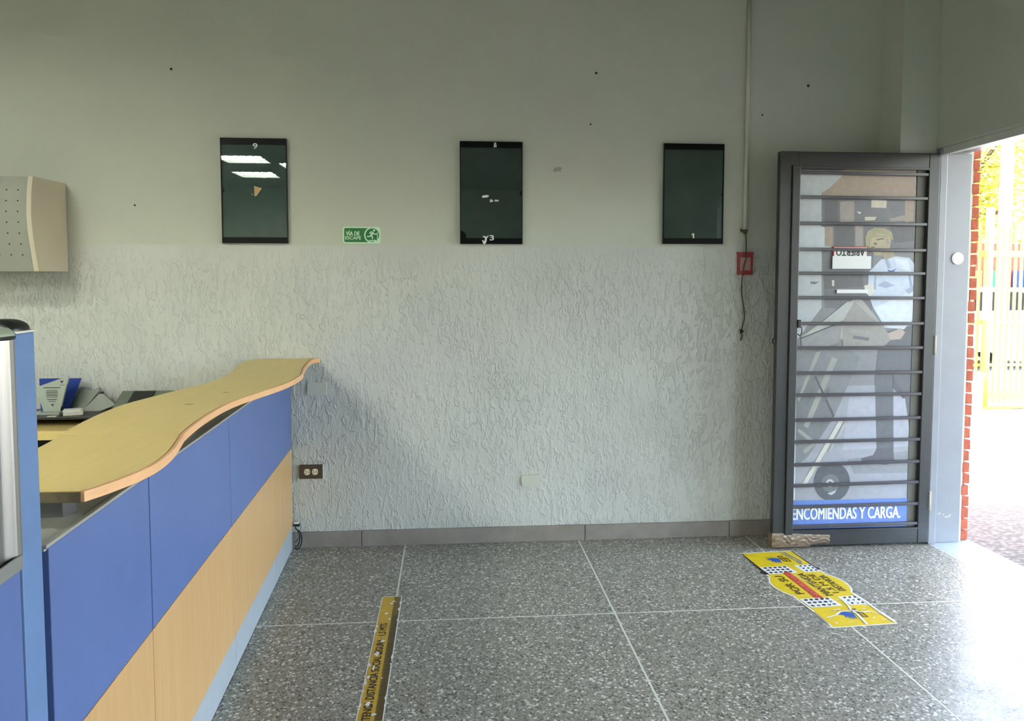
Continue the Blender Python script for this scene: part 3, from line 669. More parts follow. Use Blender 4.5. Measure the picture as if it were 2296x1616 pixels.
def fy(z):
    for (a, b), (c, d) in zip(front, front[1:]):
        if d <= z <= b: return a+(c-a)*(b-z)/(b-d)
    return 3.96
q = MB()
for r in range(7):
    z = 1.953-0.0531*r
    for c in range(18):
        x = -2.119-0.0545*c; y = fy(z)+0.0038
        q.prism(circle((x, z), 0.0034, 8), lambda u, v, d: (u, d, v), y-0.0012, y+0.004)
obj('perforations', q, M['hole'], bn, kind='stuff')

# ================================================================== RECEPTION COUNTER
TH = math.atan(0.0406)
rc = thing('reception_counter', (-0.8828, 4.28, 0), 'long reception counter with blue upper panels, beech lower panels and grey kick plates', 'counter', rz=TH)
def lb(name, a, b, m, r=0.0, lab=None, parent=None):
    q = MB()
    if r: q.rbox(a, b, r)
    else: q.box(a, b)
    return obj(name, q, m, parent or rc, local=True, label=lab)
Ly = lambda y: (y-4.28)
for a, b in ((1.494, 2.036), (2.0425, 2.887), (2.8925, 4.268)): lb('blue_panel', (-0.02, Ly(a), 0.577), (0.0, Ly(b), 0.990), M['blue'], 0.0018)
for a, b in ((1.484, 2.038), (2.0415, 2.915), (2.917, 3.748), (3.750, 4.268)): lb('beech_panel', (-0.02, Ly(a), 0.137), (-0.0008, Ly(b), 0.574), M['woodfront'], 0.0012)
for a, b in ((1.484, 2.090), (2.093, 2.938), (2.942, 3.770), (3.773, 4.268)): lb('kick_plate', (-0.022, Ly(a), 0.004), (-0.004, Ly(b), 0.1335), M['kick'], 0.0012)
lb('core', (-0.060, Ly(1.484), 0.004), (-0.0225, Ly(4.268), 0.985), M['darkgap'])
lb('ledge', (-0.300, Ly(1.484), 0.9855), (-0.004, Ly(4.268), 0.9965), M['greymetal'], 0.001)
lb('ledge_lip', (-0.010, Ly(1.484), 0.991), (0.0008, Ly(4.268), 0.9985), M['greymetal'], 0.0008, 'bright metal lip along the top of the blue panels')
for y in (1.70, 2.56, 3.08, 3.72):
    q = MB(); yy = Ly(y); q.prism([(-0.145, yy-.028), (-0.052, yy-.028), (-0.045, yy-.02), (-0.045, yy+.02), (-0.052, yy+.028), (-0.145, yy+.028)], lambda u, v, d: (u, v, d), 0.9966, 1.0525)
    o = obj('support_block', q, M['block'] if y < 2 else M['greymetal'], rc, local=True)
lb('back_board', (-0.300, Ly(1.484), 0.09), (-0.285, Ly(4.268), 0.985), M['greymetal'])

# wavy worktop
ZT, TT = 1.075, 0.022
F1 = [(-.743, 1.586), (-.721, 1.644), (-.699, 1.727), (-.689, 1.807), (-.692, 1.899), (-.708, 2.006), (-.743, 2.168)]
F2 = [(-.744, 2.1722), (-.757, 2.274), (-.771, 2.441), (-.775, 2.666), (-.760, 2.823), (-.728, 2.996), (-.695, 3.168), (-.680, 3.306), (-.676, 3.46), (-.684, 3.590), (-.710, 3.752), (-.739, 4.0), (-.750, 4.16), (-.747, 4.235), (-.722, 4.286)]
B1 = [(-1.03, 1.60), (-1.042, 1.85), (-1.055, 2.016), (-1.068, 2.123), (-1.078, 2.178)]
B2 = [(-1.079, 2.1822), (-1.097, 2.268), (-1.123, 2.469), (-1.130, 2.712), (-1.098, 2.905), (-1.062, 3.097), (-1.021, 3.294), (-1.016, 3.564), (-1.075, 3.92), (-1.096, 4.149), (-1.062, 4.286)]
def sp2(P, n=6): return [(p.x, p.y) for p in spl([(a, b, 0) for a, b in P], n)]
def off(P, d):
    out = []
    for i, p in enumerate(P):
        a = Vector(P[max(i-1, 0)]); b = Vector(P[min(i+1, len(P)-1)]); t = (b-a).normalized(); out.append((p[0]-t.y*d, p[1]+t.x*d))
    return out
wt = thing('worktop', (-0.88, 2.9, ZT-TT), 'wavy yellow wood worktop resting on the blue and beech reception counter', 'worktop')
fnz = lambda u, v, d: (u, v, d)
for Fp, Bp in ((F1, B1), (F2, B2)):
    f = sp2(Fp); b = sp2(Bp); inn = off(f, 0.0122)
    q = MB(); q.prism(inn+b[::-1], fnz, ZT-TT, ZT); top = obj('top_board', q, M['woodtop'], wt)
    q = MB(); o8 = off(f, 0.0085); n = len(f)
    q.prism(f+o8[::-1], fnz, ZT-TT, ZT-0.0004); obj('edge_band', q, M['edge'], wt, label='peach wood edge band')
q = MB(); q.box((-1.028, 1.5845, ZT-TT+.0005), (-.752, 1.589, ZT-.0005)); 
e0, e1 = Vector((-.748, 1.5835)), Vector((-1.03, 1.5975))
q = MB(); q.prism([(e0.x, e0.y), (e0.x, e0.y-.003), (e1.x, e1.y-.003), (e1.x, e1.y)], fnz, ZT-TT, ZT-.0006); obj('raw_end', q, M['endgrain'], wt, label='dark raw end of the board')

for x, y, r in ((-.905, 2.70, .012), (-.86, 2.98, .010), (-.70, 3.20, .007)):
    q = MB(); q.poly([(x+r*1.3*math.cos(2*PI*k/12), y+r*math.sin(2*PI*k/12)*(1 if k % 3 else .6), ZT+.0004) for k in range(12)]); obj('scuff_mark', q, speck('brown_scuff', rgb(158, 130, 78), .6, .2, 60), wt)
# partition screen with its post, nearest the camera
ps = thing('partition_screen', (-0.766, 1.41, 0), 'blue partition with fluted aluminium upper panel and rounded black capped post at the left edge', 'partition', rz=TH)
# local: x outward, y along the counter
def lps(name, mb, m, lab=None, parent=None): return obj(name, mb, m, parent or ps, local=True, label=lab)
q = MB(); q.rbox((-0.068, -0.012, 0.0), (0.0, 0.062, 1.408), 0.003); lps('post', q, M['bluepost'])
def dome(y0, y1, z, w, h, x0):
    P = [(x0-w/2+w/2*math.cos(a), z+h*math.sin(a)) for a in [PI*k/14 for k in range(15)]]
    q = MB(); q.prism(P, lambda u, v, d: (u, d, v), y0, y1); return q
q = MB(); q.rbox((-0.070, -0.013, 1.408), (0.002, 0.063, 1.4125), 0.001); lps('post_gasket', q, M['offwhite'])
q = MB()
K = 12
for i in range(K+1):
    ph = PI/2*i/K; rr = math.cos(ph); zz = 1.4125+0.021*math.sin(ph)
    for k in range(20):
        a = 2*PI*k/20; ex = lambda c: math.copysign(abs(c)**0.6, c)
        q.v.append((-0.034+0.036*ex(math.cos(a))*rr**.7, 0.025+0.038*ex(math.sin(a))*rr**.7, zz))
q.smooth = True
for i in range(K):
    for k in range(20): a = i*20+k; b = i*20+(k+1) % 20; q.face([a, b, b+20, a+20])
lps('post_cap', q, M['black'], 'rounded black cap')
q = MB(); q.rbox((-0.060, -1.2, 0.0), (-0.001, -0.0165, 0.992), 0.002); lps('lower_panel', q, M['blue'])
# fluted aluminium section
P = []; n = 160; y0, y1 = -1.2, -0.0165
def flute(s):      # s metres from the post end
    ph = (s % 0.115)
    if ph < 0.010: return 0.004
    if ph < 0.022: return 0.004+0.009*math.sin((ph-0.010)/0.012*PI/2)
    if ph < 0.034: return 0.013-0.004*math.sin((ph-0.022)/0.012*PI)
    if ph < 0.060: return 0.013-0.011*math.sin((ph-0.034)/0.026*PI/2)
    return 0.002+0.002*math.sin((ph-0.06)/0.055*PI)
for k in range(n*2+1):
    s = (y1-y0)*k/(n*2); P.append((flute(s), y1-s))
q = MB(); q.prism(P+[(-0.050, y0), (-0.050, y1)], fnz, 0.996, 1.400); lps('aluminium_panel', q, M['alu'])
q = MB(); q.rbox((0.013, -0.30, 0.998), (0.017, -0.045, 1.024), 0.001); lps('bottom_clip', q, M['alushade'], 'small flat plate at the foot of the aluminium panel')
q = MB(); q.rbox((-0.056, -1.2, 1.400), (0.006, -0.0145, 1.406), 0.001); lps('cap_gasket', q, M['black'])
q = dome(-1.2, -0.014, 1.406, 0.060, 0.018, 0.004); lps('top_cap', q, M['chrome'], 'rounded polished cap strip')
q = MB(); q.tube([(0.003, -0.0135, 1.4075), (-0.003, -0.0135, 1.416), (-0.014, -0.0135, 1.4235), (-0.027, -0.0135, 1.4255)], 0.0022, 6); lps('cap_seal', q, M['black'])

# black cord end by the counter foot
q = MB(); q.tube(spl([(-.872, 4.262, .150), (-.862, 4.255, .120), (-.842, 4.252, .105), (-.832, 4.25, .070), (-.838, 4.25, .030), (-.856, 4.252, .006), (-.872, 4.262, .008)]), 0.0032, 8)
q.tube(spl([(-.868, 4.258, .125), (-.852, 4.262, .100), (-.845, 4.262, .060), (-.858, 4.262, .020), (-.872, 4.264, .020)]), 0.0030, 8)
q.tube(spl([(-.870, 4.254, .045), (-.855, 4.252, .060), (-.836, 4.253, .085)]), 0.0022, 6)
co = tag(obj('black_cable', q, M['blackmatte']), 'short loop of black cord hanging at the far foot of the counter', 'cable')
q = MB(); q.rbox((-.878, 4.244, .136), (-.842, 4.272, .150), .003); obj('plug', q, M['black'], co)
q = MB(); q.rbox((-.874, 4.246, .150), (-.848, 4.270, .158), .002); obj('plug_cap', q, M['white'], co)

# ================================================================== BACK DESK AND WHAT STANDS ON IT
dk = thing('back_desk', (-2.2, 4.1, 0), 'wood edged desk against the back wall behind the reception counter', 'desk')
q = MB(); q.rbox((-3.4, 3.902, 0.715), (-1.20, 4.292, 0.760), 0.002); obj('desk_top', q, M['woodtop'], dk)
for x in (-3.38, -1.245): bx('side_panel', (x, 3.93, 0.0), (x+.025, 4.27, 0.715), M['blackmatte'], dk)
bx('modesty_panel', (-3.355, 4.24, 0.2), (-1.245, 4.255, 0.715), M['blackmatte'], dk)
rs = thing('desk_riser', (-2.2, 4.15, 0.76), 'low black riser standing on the wood desk behind the counter', 'riser')
q = MB(); q.rbox((-3.2, 4.014, 0.797), (-1.40, 4.29, 0.810), 0.002); obj('shelf', q, M['black'], rs)
for x in (-3.19, -1.43): bx('foot', (x, 4.03, 0.76), (x+.02, 4.28, 0.797), M['blackmatte'], rs)
bx('back_rail', (-3.17, 4.26, 0.762), (-1.43, 4.28, 0.797), M['blackmatte'], rs)
# award
aw = thing('award', (-2.075, 4.11, 0.81), 'clear acrylic award plaque with engraved lines on the black riser', 'award')
q = MB(); q.rbox((-2.150, 4.075, 0.8105), (-2.020, 4.140, 0.826), .002); obj('base', q, M['acrylic'], aw)
q = MB(); q.prism([(-2.112, .826), (-2.030, .826), (-1.984, 1.012), (-2.150, .952)], lambda u, v, d: (u, d+(v-.826)*.04, v), 4.104, 4.118); obj('plaque', q, M['acrylic'], aw)
q = MB()
def bar(cx_, z, w, h): q.poly([(cx_-w/2, 4.1028+(z-.826)*.04, z-h/2), (cx_+w/2, 4.1028+(z-.826)*.04, z-h/2), (cx_+w/2, 4.1028+(z-.826)*.04, z+h/2), (cx_-w/2, 4.1028+(z-.826)*.04, z+h/2)])
for z, w_, h in ((.950, .085, .004), (.936, .055, .003), (.927, .060, .004), (.918, .060, .003), (.910, .055, .004), (.901, .058, .003), (.888, .048, .004), (.878, .034, .003)): bar(-2.068, z, w_, h)
for cx_, cz_, r in ((-2.018, .978, .009), (-2.066, .858, .008)):
    q.poly([(cx_+a*r, 4.1028+(cz_-.826)*.04, cz_+b*r) for a, b in ((-1, .6), (-.5, 1), (0, .6), (.5, 1), (1, .6), (.2, -.4), (0, -1.1), (-.2, -.4))])
bar(-2.016, .963, .026, .002)
obj('engraving', q, M['v_ink'], aw)
# blue folder behind
q = MB(); q.prism([(-2.165, .812), (-2.025, .812), (-1.970, .985), (-2.185, .985)], lambda u, v, d: (u, d+(v-.81)*.2, v), 4.18, 4.186)
tag(obj('blue_folder', q, M['cblue']), 'dark blue folder leaning on the wall behind the acrylic award', 'folder')
# leaning grey booklets
q = MB(); q.prism([(-2.066, .8105), (-1.966, .8105), (-1.890, .918), (-1.905, .926), (-1.935, .914), (-1.985, .930)], lambda u, v, d: (u, d+(v-.81)*.35, v), 4.215, 4.228)
tag(obj('booklet', q, speck('grey_cover', rgb(128, 136, 126), 0.6, 0.06, 12)), 'grey green booklet leaning on the wall, right of the award', 'booklet', 'booklets leaning on the wall')
q = MB(); q.prism([(-1.960, .8105), (-1.868, .8105), (-1.790, .842), (-1.872, .910)], lambda u, v, d: (u, d+(v-.81)*.35, v), 4.185, 4.198)
tag(obj('booklet', q, speck('pale_grey_cover', rgb(146, 152, 144), 0.6, 0.06, 12)), 'paler grey booklet with a dark clip at its tip, nearer the counter', 'booklet', 'booklets leaning on the wall')
o = bpy.data.objects['booklet.001']; q = MB(); q.rbox((-1.880, 4.215, .899), (-1.862, 4.232, .909), .002); obj('clip', q, M['black'], o)
q = MB(); q.prism([(4.12, .8105), (4.27, .8105), (4.27, .905), (4.255, .908), (4.12, .835)], lambda u, v, d: (d, u, v), -1.775, -1.50)
dt = tag(obj('document_tray', q, speck('dark_grey_tray', rgb(112, 120, 110), 0.6, 0.1, 12)), 'sloping dark grey tray at the right end of the black riser', 'tray')
q = MB(); q.prism([(4.128, .8415), (4.245, .905), (4.243, .909), (4.126, .8455)], lambda u, v, d: (d, u, v), -1.71, -1.60); obj('black_insert', q, M['black'], dt)
wbx = thing('white_box', (-1.955, 4.09, 0.81), 'small open white box lying on the black riser beside the award', 'box', rz=0.35)
q = MB(); q.rbox((-0.045, -0.035, 0.0005), (0.045, 0.035, 0.026), 0.002); obj('carton', q, M['offwhite'], wbx, local=True)
q = MB(); q.rbox((-0.047, -0.037, 0.020), (0.035, 0.037, 0.0285), 0.002); obj('lid', q, M['white'], wbx, local=True)
q = MB(); q.box((-2.055, 4.022, .8102), (-2.012, 4.045, .8135)); tag(obj('white_card', q, M['offwhite']), 'tiny white card lying flat at the front edge of the black riser', 'card')

# ================================================================== FLOOR STICKERS
ft = thing('distance_strip', (-0.28, 2.9, 0.0), 'long ochre floor strip with a ruler edge about social distance', 'floor sticker')
P = [(rrect(-.328, -.233, 1.80, 3.575, .012), 2), (rrect(-.324, -.2375, 1.804, 3.570, .010), 0),
     ([(-.264, 1.804), (-.2375, 1.804), (-.2375, 3.562), (-.241, 3.570), (-.268, 3.570)], 1)]
obj('strip', flat(P, lambda u, v, d: (u, v, 0.0006+d)), [M['ochre'], M['ochredark'], M['p_white']], ft)
q = MB(); y = 1.82; k = 0
while y < 3.36:
    w_ = 0.022 if k % 5 else 0.026
    q.poly([(-.2375-w_, y, .0016), (-.2375, y, .0016), (-.2375, y+.0045, .0016), (-.2375-w_, y+.0045, .0016)]); y += 0.0125; k += 1
obj('ruler_tick', q, M['v_ink'], ft, kind='stuff')
text_fit('lettering', 'MANTENGA DISTANCIA SOCIAL SEGURA · 1,5 MTS', (0, 0, 0.0016), (0, 1, 0), (-1, 0, 0), (2.465, 3.285, .2745, .309), M['v_ink'], ft, heavy=0.035)
rn = random.Random(11); q = MB()
for k in range(46):       # worn edges and scrapes
    side = rn.random() < .75; y = 1.9+rn.random()*1.62
    if side: x = -.2345-rn.random()*.004 if rn.random() < .6 else -.3265+rn.random()*.005
    else: x = -.31+rn.random()*.05
    w_ = .002+rn.random()*(.005 if side else .010); h = .006+rn.random()*(.022 if side else .008)
    q.poly([(x-w_, y, .0019), (x-.3*w_, y-h*.6, .0019), (x+w_, y-h*.2, .0019), (x+.8*w_, y+h*.5, .0019), (x-.2*w_, y+h, .0019)])
for x, y, a, b in ((-.297, 2.645, .012, .016), (-.302, 2.90, .006, .022), (-.300, 3.01, .013, .02), (-.315, 2.83, .008, .012), (-.263, 2.82, .004, .006), (-.285, 3.12, .012, .012)):
    q.poly([(x+a*math.cos(2*PI*k/9)*(1 if k % 2 else .6), y+b*math.sin(2*PI*k/9)*(1 if k % 3 else .7), .0019) for k in range(9)])
obj('worn_patch', q, M['p_white'], ft, kind='stuff', label='white worn scrapes')

fs = thing('floor_sticker', (1.776, 3.55, 0.0), 'yellow floor sticker with round middle, black dashes and blue hand marks before the door', 'floor sticker', rz=math.atan2(0.055, 0.9))
# local frame: x across, y along; centre of the round part at (0, 0)
def lf(u, v, d): return (u, v, 0.0006+d)
hw, hl, R = 0.1475, 0.452, 0.186
def shape(g):
    P = [(-hw-g, -hl-g), (hw+g, -hl-g)]
    a = math.acos((hw+g)/(R+g)) if R > hw else 0
    P += [(hw+g, -(R+g)*math.sin(a))]; P += [((R+g)*math.cos(t_), (R+g)*math.sin(t_)) for t_ in [-a+2*a*k/14 for k in range(1, 14)]]
    P += [(hw+g, (R+g)*math.sin(a)), (hw+g, hl+g), (-hw-g, hl+g), (-hw-g, (R+g)*math.sin(a))]
    P += [((R+g)*math.cos(t_), (R+g)*math.sin(t_)) for t_ in [PI-a+2*a*k/14 for k in range(1, 14)]]
    P += [(-hw-g, -(R+g)*math.sin(a))]; return P
obj('sticker_base', flat([(shape(0.008), 1), (shape(0.0), 0)], lf), [M['yellow'], M['p_white']], fs, local=True)
P = []
P.append(([(-hw-.012, .19), (-hw+.004, .165), (-hw+.004, hl), (-hw-.004, hl)], 0)); P.append(([(hw-.004, .20), (hw+.006, .20), (hw+.004, hl), (hw-.004, hl)], 0))
P.append((circle((-hw-.004, .172), .024, 14), 0)); P.append((circle((hw-.004, .190), .02, 14), 0))
P.append(([(-hw-.006, -.21), (-hw+.006, -.19), (-hw+.004, -hl+.05), (-hw-.004, -hl+.02)], 0))
for sgn_, y0 in ((1, .150), (-1, -.255)):
    P.append(([(-hw+.012, y0), (.02, y0), (.01, y0+.098), (-hw+.004, y0+.098)], 1)); P.append(([(.06, y0), (hw-.004, y0), (hw-.004, y0+.098), (.05, y0+.098)], 1))
    for r in range(3):
        for c in range(5):
            x = -hw+.030+c*.027; y = y0+.020+r*.031
            if x < .01: P.append(([(x-.010, y-.006), (x+.002, y-.011), (x+.012, y+.004), (x+.004, y+.011), (x-.008, y+.007)], 0))
        for c in range(3):
            x = .078+c*.026; y = y0+.020+r*.031; P.append(([(x-.008, y-.004), (x+.001, y-.011), (x+.011, y+.005), (x+.003, y+.011)], 0))
P.append(([(-.062, -.150), (-.022, -.168), (-.022, .168), (-.058, .160)], 2))            # red band
for yy in (.335, -.345):                                                              # blue hand / wing marks with grey letters
    P += [([(-.052, yy+.020), (-.012, yy+.028), (.022, yy+.008), (.012, yy-.020), (.004, yy-.052), (-.002, yy-.020), (-.010, yy-.056), (-.014, yy-.018), (-.024, yy-.050), (-.024, yy-.012), (-.038, yy-.034), (-.034, yy-.002), (-.056, yy+.006), (-.040, yy+.008)], 3),
          ([(-.078, yy+.062), (-.030, yy+.036), (.016, yy+.024), (.030, yy+.010), (-.010, yy+.026)], 4)]
    for a, b, w_ in (((.030, yy+.050), (.030, yy-.030), .008), ((.030, yy+.050), (.060, yy+.050), .007), ((.048, yy+.050), (.046, yy-.026), .007), ((.030, yy+.010), (.072, yy+.008), .006), ((.062, yy+.030), (.064, yy-.034), .007), ((.030, yy-.030), (.066, yy-.034), .006)):
        P.append((limb(a, b, w_), 5))
P.append(([(.086, .435), (.100, .442), (.122, .30), (.100, .26), (.108, .32)], 4)); P.append(([(.070, .448), (.076, .448), (.108, .25), (.098, .25)], 4))
obj('printed_marks', flat(P, lambda u, v, d: (u, v, 0.0012+d), 0.00001), [M['v_ink'], M['p_white'], M['v_red'], M['v_blue'], M['v_grey'], M['v_inkbrown']], fs, local=True)
for body, rect in (('POR SU', (-.105, .120, .084, .124)), ('MANTENGA', (-.140, .138, -.042, -.004)), ('1.5 M DE', (-.118, .120, -.086, -.054)), ('DISTANCIA', (-.098, .098, -.136, -.100))):
    text_fit('lettering', body, (0, 0, 0.0026), (0, 1, 0), (-1, 0, 0), rect, M['v_inkbrown'], fs, heavy=0.035, local=True)
text_fit('lettering', 'SEGURIDAD', (0, 0, 0.0026), (0, 1, 0), (-1, 0, 0), (-.146, .146, .027, .055), speck('pale_red_letters', rgb(226, 122, 104), .5, .05), fs, heavy=0.035, local=True)
q = MB(); rn = random.Random(5)
def scratch(pts, w_):
    for a, b in zip(pts, pts[1:]):
        wa = w_*(.5+rn.random()); q.poly([(u, v, .0030) for u, v in limb(a, b, wa)])
scratch([(.055, -.19), (.045, -.26), (.028, -.31), (.032, -.35), (.014, -.45)], .008)
scratch([(.028, -.31), (.070, -.335), (.110, -.330), (.145, -.36)], .007)
scratch([(.028, -.315), (-.030, -.315), (-.070, -.345), (-.125, -.365)], .007)
scratch([(-hw-.004, -.2), (-hw-.002, -.3), (-hw-.003, -.45)], .006); scratch([(hw, -.14), (hw+.004, -.24), (hw, -.34), (hw+.004, -.44)], .016)
scratch([(-.02, .12), (.02, -.02), (.06, -.13)], .002)
for k in range(26):
    x = -.13+rn.random()*.26; y = -.19-rn.random()*.24; scratch([(x, y), (x+.01+rn.random()*.03, y-.004+rn.random()*.016)], .004)
obj('worn_patch', q, M['p_white'], fs, local=True, kind='stuff', label='white cracks and scrapes')

# ================================================================== CEILING LIGHTS
def troffer(x, y, label):
    t = thing('ceiling_light', (x, y, ZC), label, 'ceiling light', 'louvred fluorescent ceiling fittings')
    for a, b in (((-.30, -.30), (.30, -.29)), ((-.30, .29), (.30, .30)), ((-.30, -.29), (-.29, .29)), ((.29, -.29), (.30, .29))):
        bx('frame', (x+a[0], y+a[1], ZC-.07), (x+b[0], y+b[1], ZC), M['louvre'], t)
    for k in range(3):
        q = MB(); q.tube([(x-.28, y-.18+.18*k, ZC-.03), (x+.28, y-.18+.18*k, ZC-.03)], .02, 8); obj('tube', q, M['tube'], t)
    q = MB()
    for k in range(1, 6): q.box((x-.29+.0967*k-.003, y-.289, ZC-.07), (x-.29+.0967*k+.003, y+.289, ZC-.052))
    for yy in (-.09, .09): q.box((x-.289, y+yy-.004, ZC-.0695), (x+.289, y+yy+.004, ZC-.0525))
    obj('louvre', q, M['louvre'], t, kind='stuff')
for k, (x, y, s) in enumerate(((-2.74, -1.95, 'reflected highest in glass case 9'), (-3.40, -1.95, 'just left of the one reflected highest in case 9'), (-2.05, -2.53, 'reflected at the right edge of glass case 9'),
                               (-2.93, -3.43, 'reflected lowest in glass case 9'), (-2.6, 1.3, 'added unseen above the staff side of the counter for light'), (-4.3, -0.6, 'added unseen at the far left of the room for light'))):  # last two fittings are unseen extras, added for overhead light
    troffer(x, y, 'square louvred fluorescent ceiling fitting '+s)

# ================================================================== OUTSIDE
pv = bx('pavement_1', (3.01, -9, -0.3), (30, 5.02, -0.006), M['rough_ground'], kind='structure')
pv2 = bx('pavement_2', (2.4, 5.02, -0.3), (30, 9.2, -0.004), M['concrete'], kind='structure')
rd = bx('pavement_3', (-6, 9.2, -0.32), (40, 60, -0.03), M['road'], kind='structure')
# brick facing of the facade: one brick thick, seen end-on at the doorway
wf = bx('wall_facade', (2.93, 4.098, -0.1), (2.952, 7.5, 3.4), M['mortar'], kind='structure')
q = MB(); q.rbox((-0.021, -0.11, -0.0285), (0.021, 0.11, 0.0285), 0.003); b0 = None; rb = random.Random(2)
for r in range(34):
    for c in range(4):
        z = 0.030+0.0665*r; y = 4.098+0.11+(c*0.231)-(0.115 if r % 2 else 0)
        if y-0.11 < 4.09: y = 4.098+0.11; 
        if b0 is None: b0 = bpy.data.objects.new('brick', mesh_from('brick', q, M['brick'])); o = b0
        else: o = b0.copy()
        o.parent = wf; jx = rb.uniform(-.004, .004)
        o.location = Vector((2.9715+jx, y+(0.0 if c else rb.uniform(-.003, .002))+(0.115 if (r % 2 and c) else 0), z))-wf.location
        COL.objects.link(o)
# canopy over the pavement keeps the strip by the door in shade
bx('trim_3', (2.93, YB, 2.95), (6.5, 5.6, 3.08), M['whitewash'], kind='structure')

gt = thing('sliding_gate', (7.2, 8.6, 0), 'cream barred metal gate across the yard outside the doorway', 'gate')
for z, h in ((1.835, .075), (1.02, .05), (.50, .028), (.14, .085)): bx('rail', (5.3, 8.58, z-h/2), (10.4, 8.62, z+h/2), M['gate'], gt)
bx('rail', (5.3, 8.59, 2.10), (10.4, 8.61, 2.125), M['gate'], gt)
q = MB(); q.box((-.0125, -.0125, 0), (.0125, .0125, 2.17)); br0 = None
for k in range(66):
    x = 5.40+.076*k
    if br0 is None: br0 = bpy.data.objects.new('bar', mesh_from('bar', q, M['gate'])); o = br0
    else: o = br0.copy()
    o.parent = gt; o.location = (x-7.2, 0, .04); COL.objects.link(o)
q = MB(); q.tube([(6.375, 8.53, 0), (6.375, 8.53, 2.38)], .045, 14); gp = tag(obj('gate_post', q, M['gate']), 'round cream post standing in front of the barred gate', 'post')
q = MB(); q.tube([(6.375, 8.53, 1.05), (6.375, 8.53, 1.45)], .05, 14); obj('sleeve', q, M['polewhite'], gp)
q = MB(); q.prism([(5.6, .02), (6.9, .02), (6.5, -.004), (5.6, -.004)], lambda u, v, d: (u, d, v), 8.38, 8.5); tag(obj('gate_track', q, M['cyellow']), 'yellow painted floor track along the foot of the barred gate', 'track')
q = MB(); q.prism(circle((5.98, 8.2), .11, 18), fnz, -.003, .42); q.prism(circle((5.98, 8.2), .125, 18), fnz, .42, .46)
tag(obj('bollard', q, M['polewhite']), 'short white bollard beside the foot of the barred gate', 'bollard')

# parked car beyond the gate
cr = thing('car', (9.2, 13.2, -0.03), 'white car parked across the road behind the barred gate', 'car')
sidep = [(-2.1, .38), (-2.12, .75), (-1.9, .88), (-1.15, .98), (-.55, 1.38), (.75, 1.40), (1.45, 1.02), (2.05, .92), (2.12, .55), (2.05, .32), (1.72, .30), (1.62, .52), (1.42, .64), (1.2, .64), (1.0, .52), (.9, .30), (-.9, .28), (-1.0, .52), (-1.2, .64), (-1.42, .64), (-1.62, .52), (-1.72, .30)]
q = MB(); q.prism(sidep, lambda u, v, d: (9.2+u, 13.2+d, v), -.82, .82); obj('body', q, M['carpaint'], cr)
for wp in ([(-.98, 1.0), (-.5, 1.32), (.02, 1.33), (.02, 1.0)], [(.08, 1.0), (.08, 1.33), (.68, 1.33), (1.2, 1.02)]):
    q = MB(); q.prism(wp, lambda u, v, d: (9.2+u, 13.2+d, v), -.824, -.815); obj('side_window', q, M['carglass'], cr)
for wx in (-1.31, 1.31):
    for wy in (-.78, .62):
        q = MB(); q.prism(circle((wx, .29), .31, 22), lambda u, v, d: (9.2+u, 13.2+d, v), wy, wy+.18); wo_ = obj('wheel', q, M['rubber'], cr)
        q = MB(); q.prism(circle((wx, .29), .18, 16), lambda u, v, d: (9.2+u, 13.2+d, v), wy-.008, wy+.19); obj('rim', q, M['alushade'], wo_)
# market stalls: low wall with cloth goods
sw = bx('boundary_wall', (6.0, 16.0, -0.03), (16.5, 16.25, 2.35), M['brickred']); tag(sw, 'orange brick wall behind the parked car across the road', 'wall')
st = [('corange', 1.3), ('cblue', .9), ('cpurple', 1.1), ('cyellow', .7), ('cgreen', 1.2), ('cblue', .8), ('corange', 1.0)]
labs = ['orange', 'blue', 'violet', 'yellow', 'green', 'second, shorter blue', 'second, paler orange']
for k, (c, h) in enumerate(st):
    x = 9.4+.62*k; q = MB(); n = 8
    for i in range(n+1):
        for j in range(2): q.v.append((x+.5*i/n, 15.93-(.03 if i % 2 else 0), (1.75 if j else 1.75-h)))
    for i in range(n): q.face([2*i, 2*i+2, 2*i+3, 2*i+1])
    q2 = MB(); q2.v = q.v+[(a, b+.03, cz) for a, b, cz in q.v]; m0 = len(q.v)
    for f in q.f: q2.face(f); q2.face([m0+i for i in f][::-1])
    for i in range(n): q2.face([2*i, m0+2*i, m0+2*i+2, 2*i+2]); q2.face([2*i+1, 2*i+3, m0+2*i+3, m0+2*i+1])
    tag(obj('hanging_cloth', q2, M[c]), labs[k]+' cloth hung on the orange wall across the road', 'cloth', 'cloths hung on the far wall')
q = MB(); q.tube([(8.69, 11.3, -.03), (8.69, 11.3, 7.5)], [.095, .085], 14); tag(obj('utility_pole', q, M['polewhite']), 'tall pale utility pole rising before the trees', 'pole')
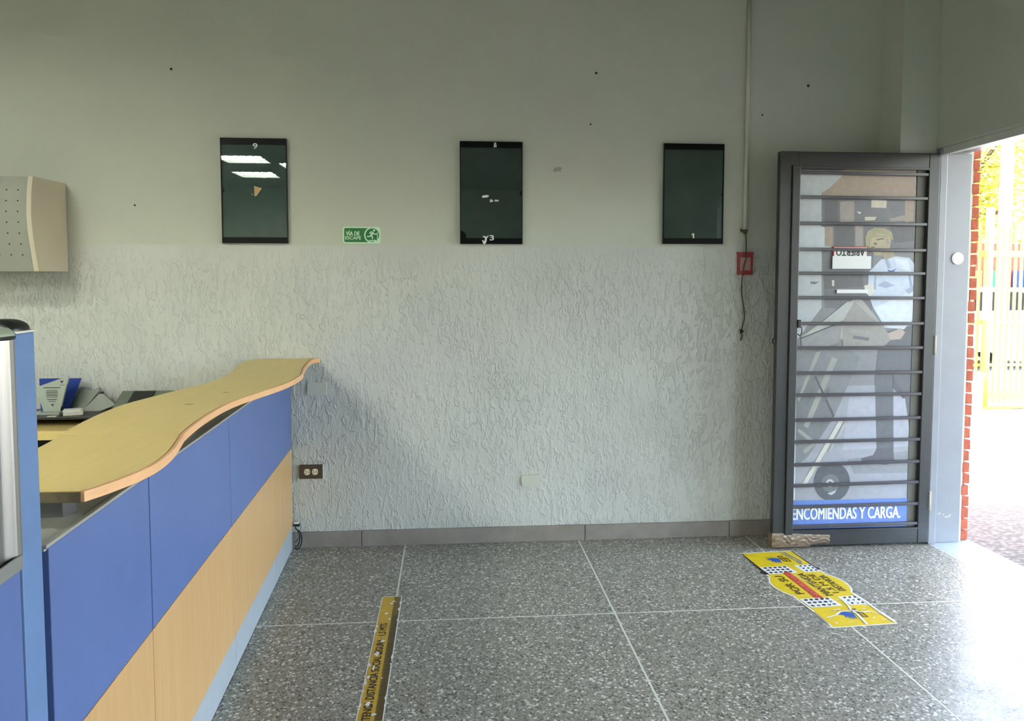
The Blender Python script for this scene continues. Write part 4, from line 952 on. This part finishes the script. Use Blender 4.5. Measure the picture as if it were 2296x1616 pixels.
bx_ = bx('white_building', (15.6, 20.0, -0.03), (24, 22.5, 3.7), M['whitewash']); tag(bx_, 'whitewashed block to the right of the pole beyond the gate', 'building')
q = MB(); q.prism([(15.55, 3.7), (24.2, 3.7), (24.2, 3.85), (15.55, 3.85)], tapefn, 19.9, 22.6); obj('roof_slab', q, M['whitewash'], bx_)
for k in range(3): bx('window', (16.2+2.2*k, 19.96, 1.2), (17.4+2.2*k, 20.02, 2.4), M['carglass'], bx_)
def tree(x, y, h, r, n, seed, label, m):
    t = thing('tree', (x, y, -.03), label, 'tree', 'trees beyond the road'); R_ = random.Random(seed)
    q = MB(); q.tube([(x, y, -.03), (x+.1, y, h*.3), (x, y+.1, h*.55), (x+.15, y, h*.8)], [.2, .16, .12, .05], 10)
    for a in range(5):
        an = a*1.3; q.tube([(x, y, h*(.35+.06*a)), (x+r*.6*math.cos(an), y+r*.6*math.sin(an), h*(.55+.07*a))], [.07, .02], 6)
    obj('trunk', q, M['bark'], t); q = MB()
    lobes = [(R_.uniform(-.6, .6)*r, R_.uniform(-.6, .6)*r, h*R_.uniform(.35, .9), r*R_.uniform(.35, .6)) for _ in range(14)]
    for k in range(n):
        lx, ly, lz, lr = R_.choice(lobes); d = Vector((R_.gauss(0, 1), R_.gauss(0, 1), R_.gauss(0, 1))).normalized()*lr*R_.uniform(.6, 1.05)
        c = Vector((x+lx, y+ly, lz))+d; a = Vector((R_.gauss(0, 1), R_.gauss(0, 1), R_.gauss(0, .6))).normalized(); b = a.orthogonal().normalized(); s = R_.uniform(.05, .115)
        q.poly([c-a*s, c-b*s*.5, c+a*s, c+b*s*.5])
    obj('foliage', q, m, t, kind='stuff')
tree(13.2, 18.3, 7.0, 1.85, 8500, 1, 'broad yellow green tree left of the utility pole, beyond the orange wall', M['leaf'])
tree(20.3, 26.2, 9.5, 2.5, 8500, 2, 'tall sunlit tree right of the utility pole, behind the whitewashed block', M['leaf'])
tree(8.4, 20.5, 6.2, 1.9, 3600, 3, 'darker green tree farthest left beyond the orange wall', M['leaf2'])
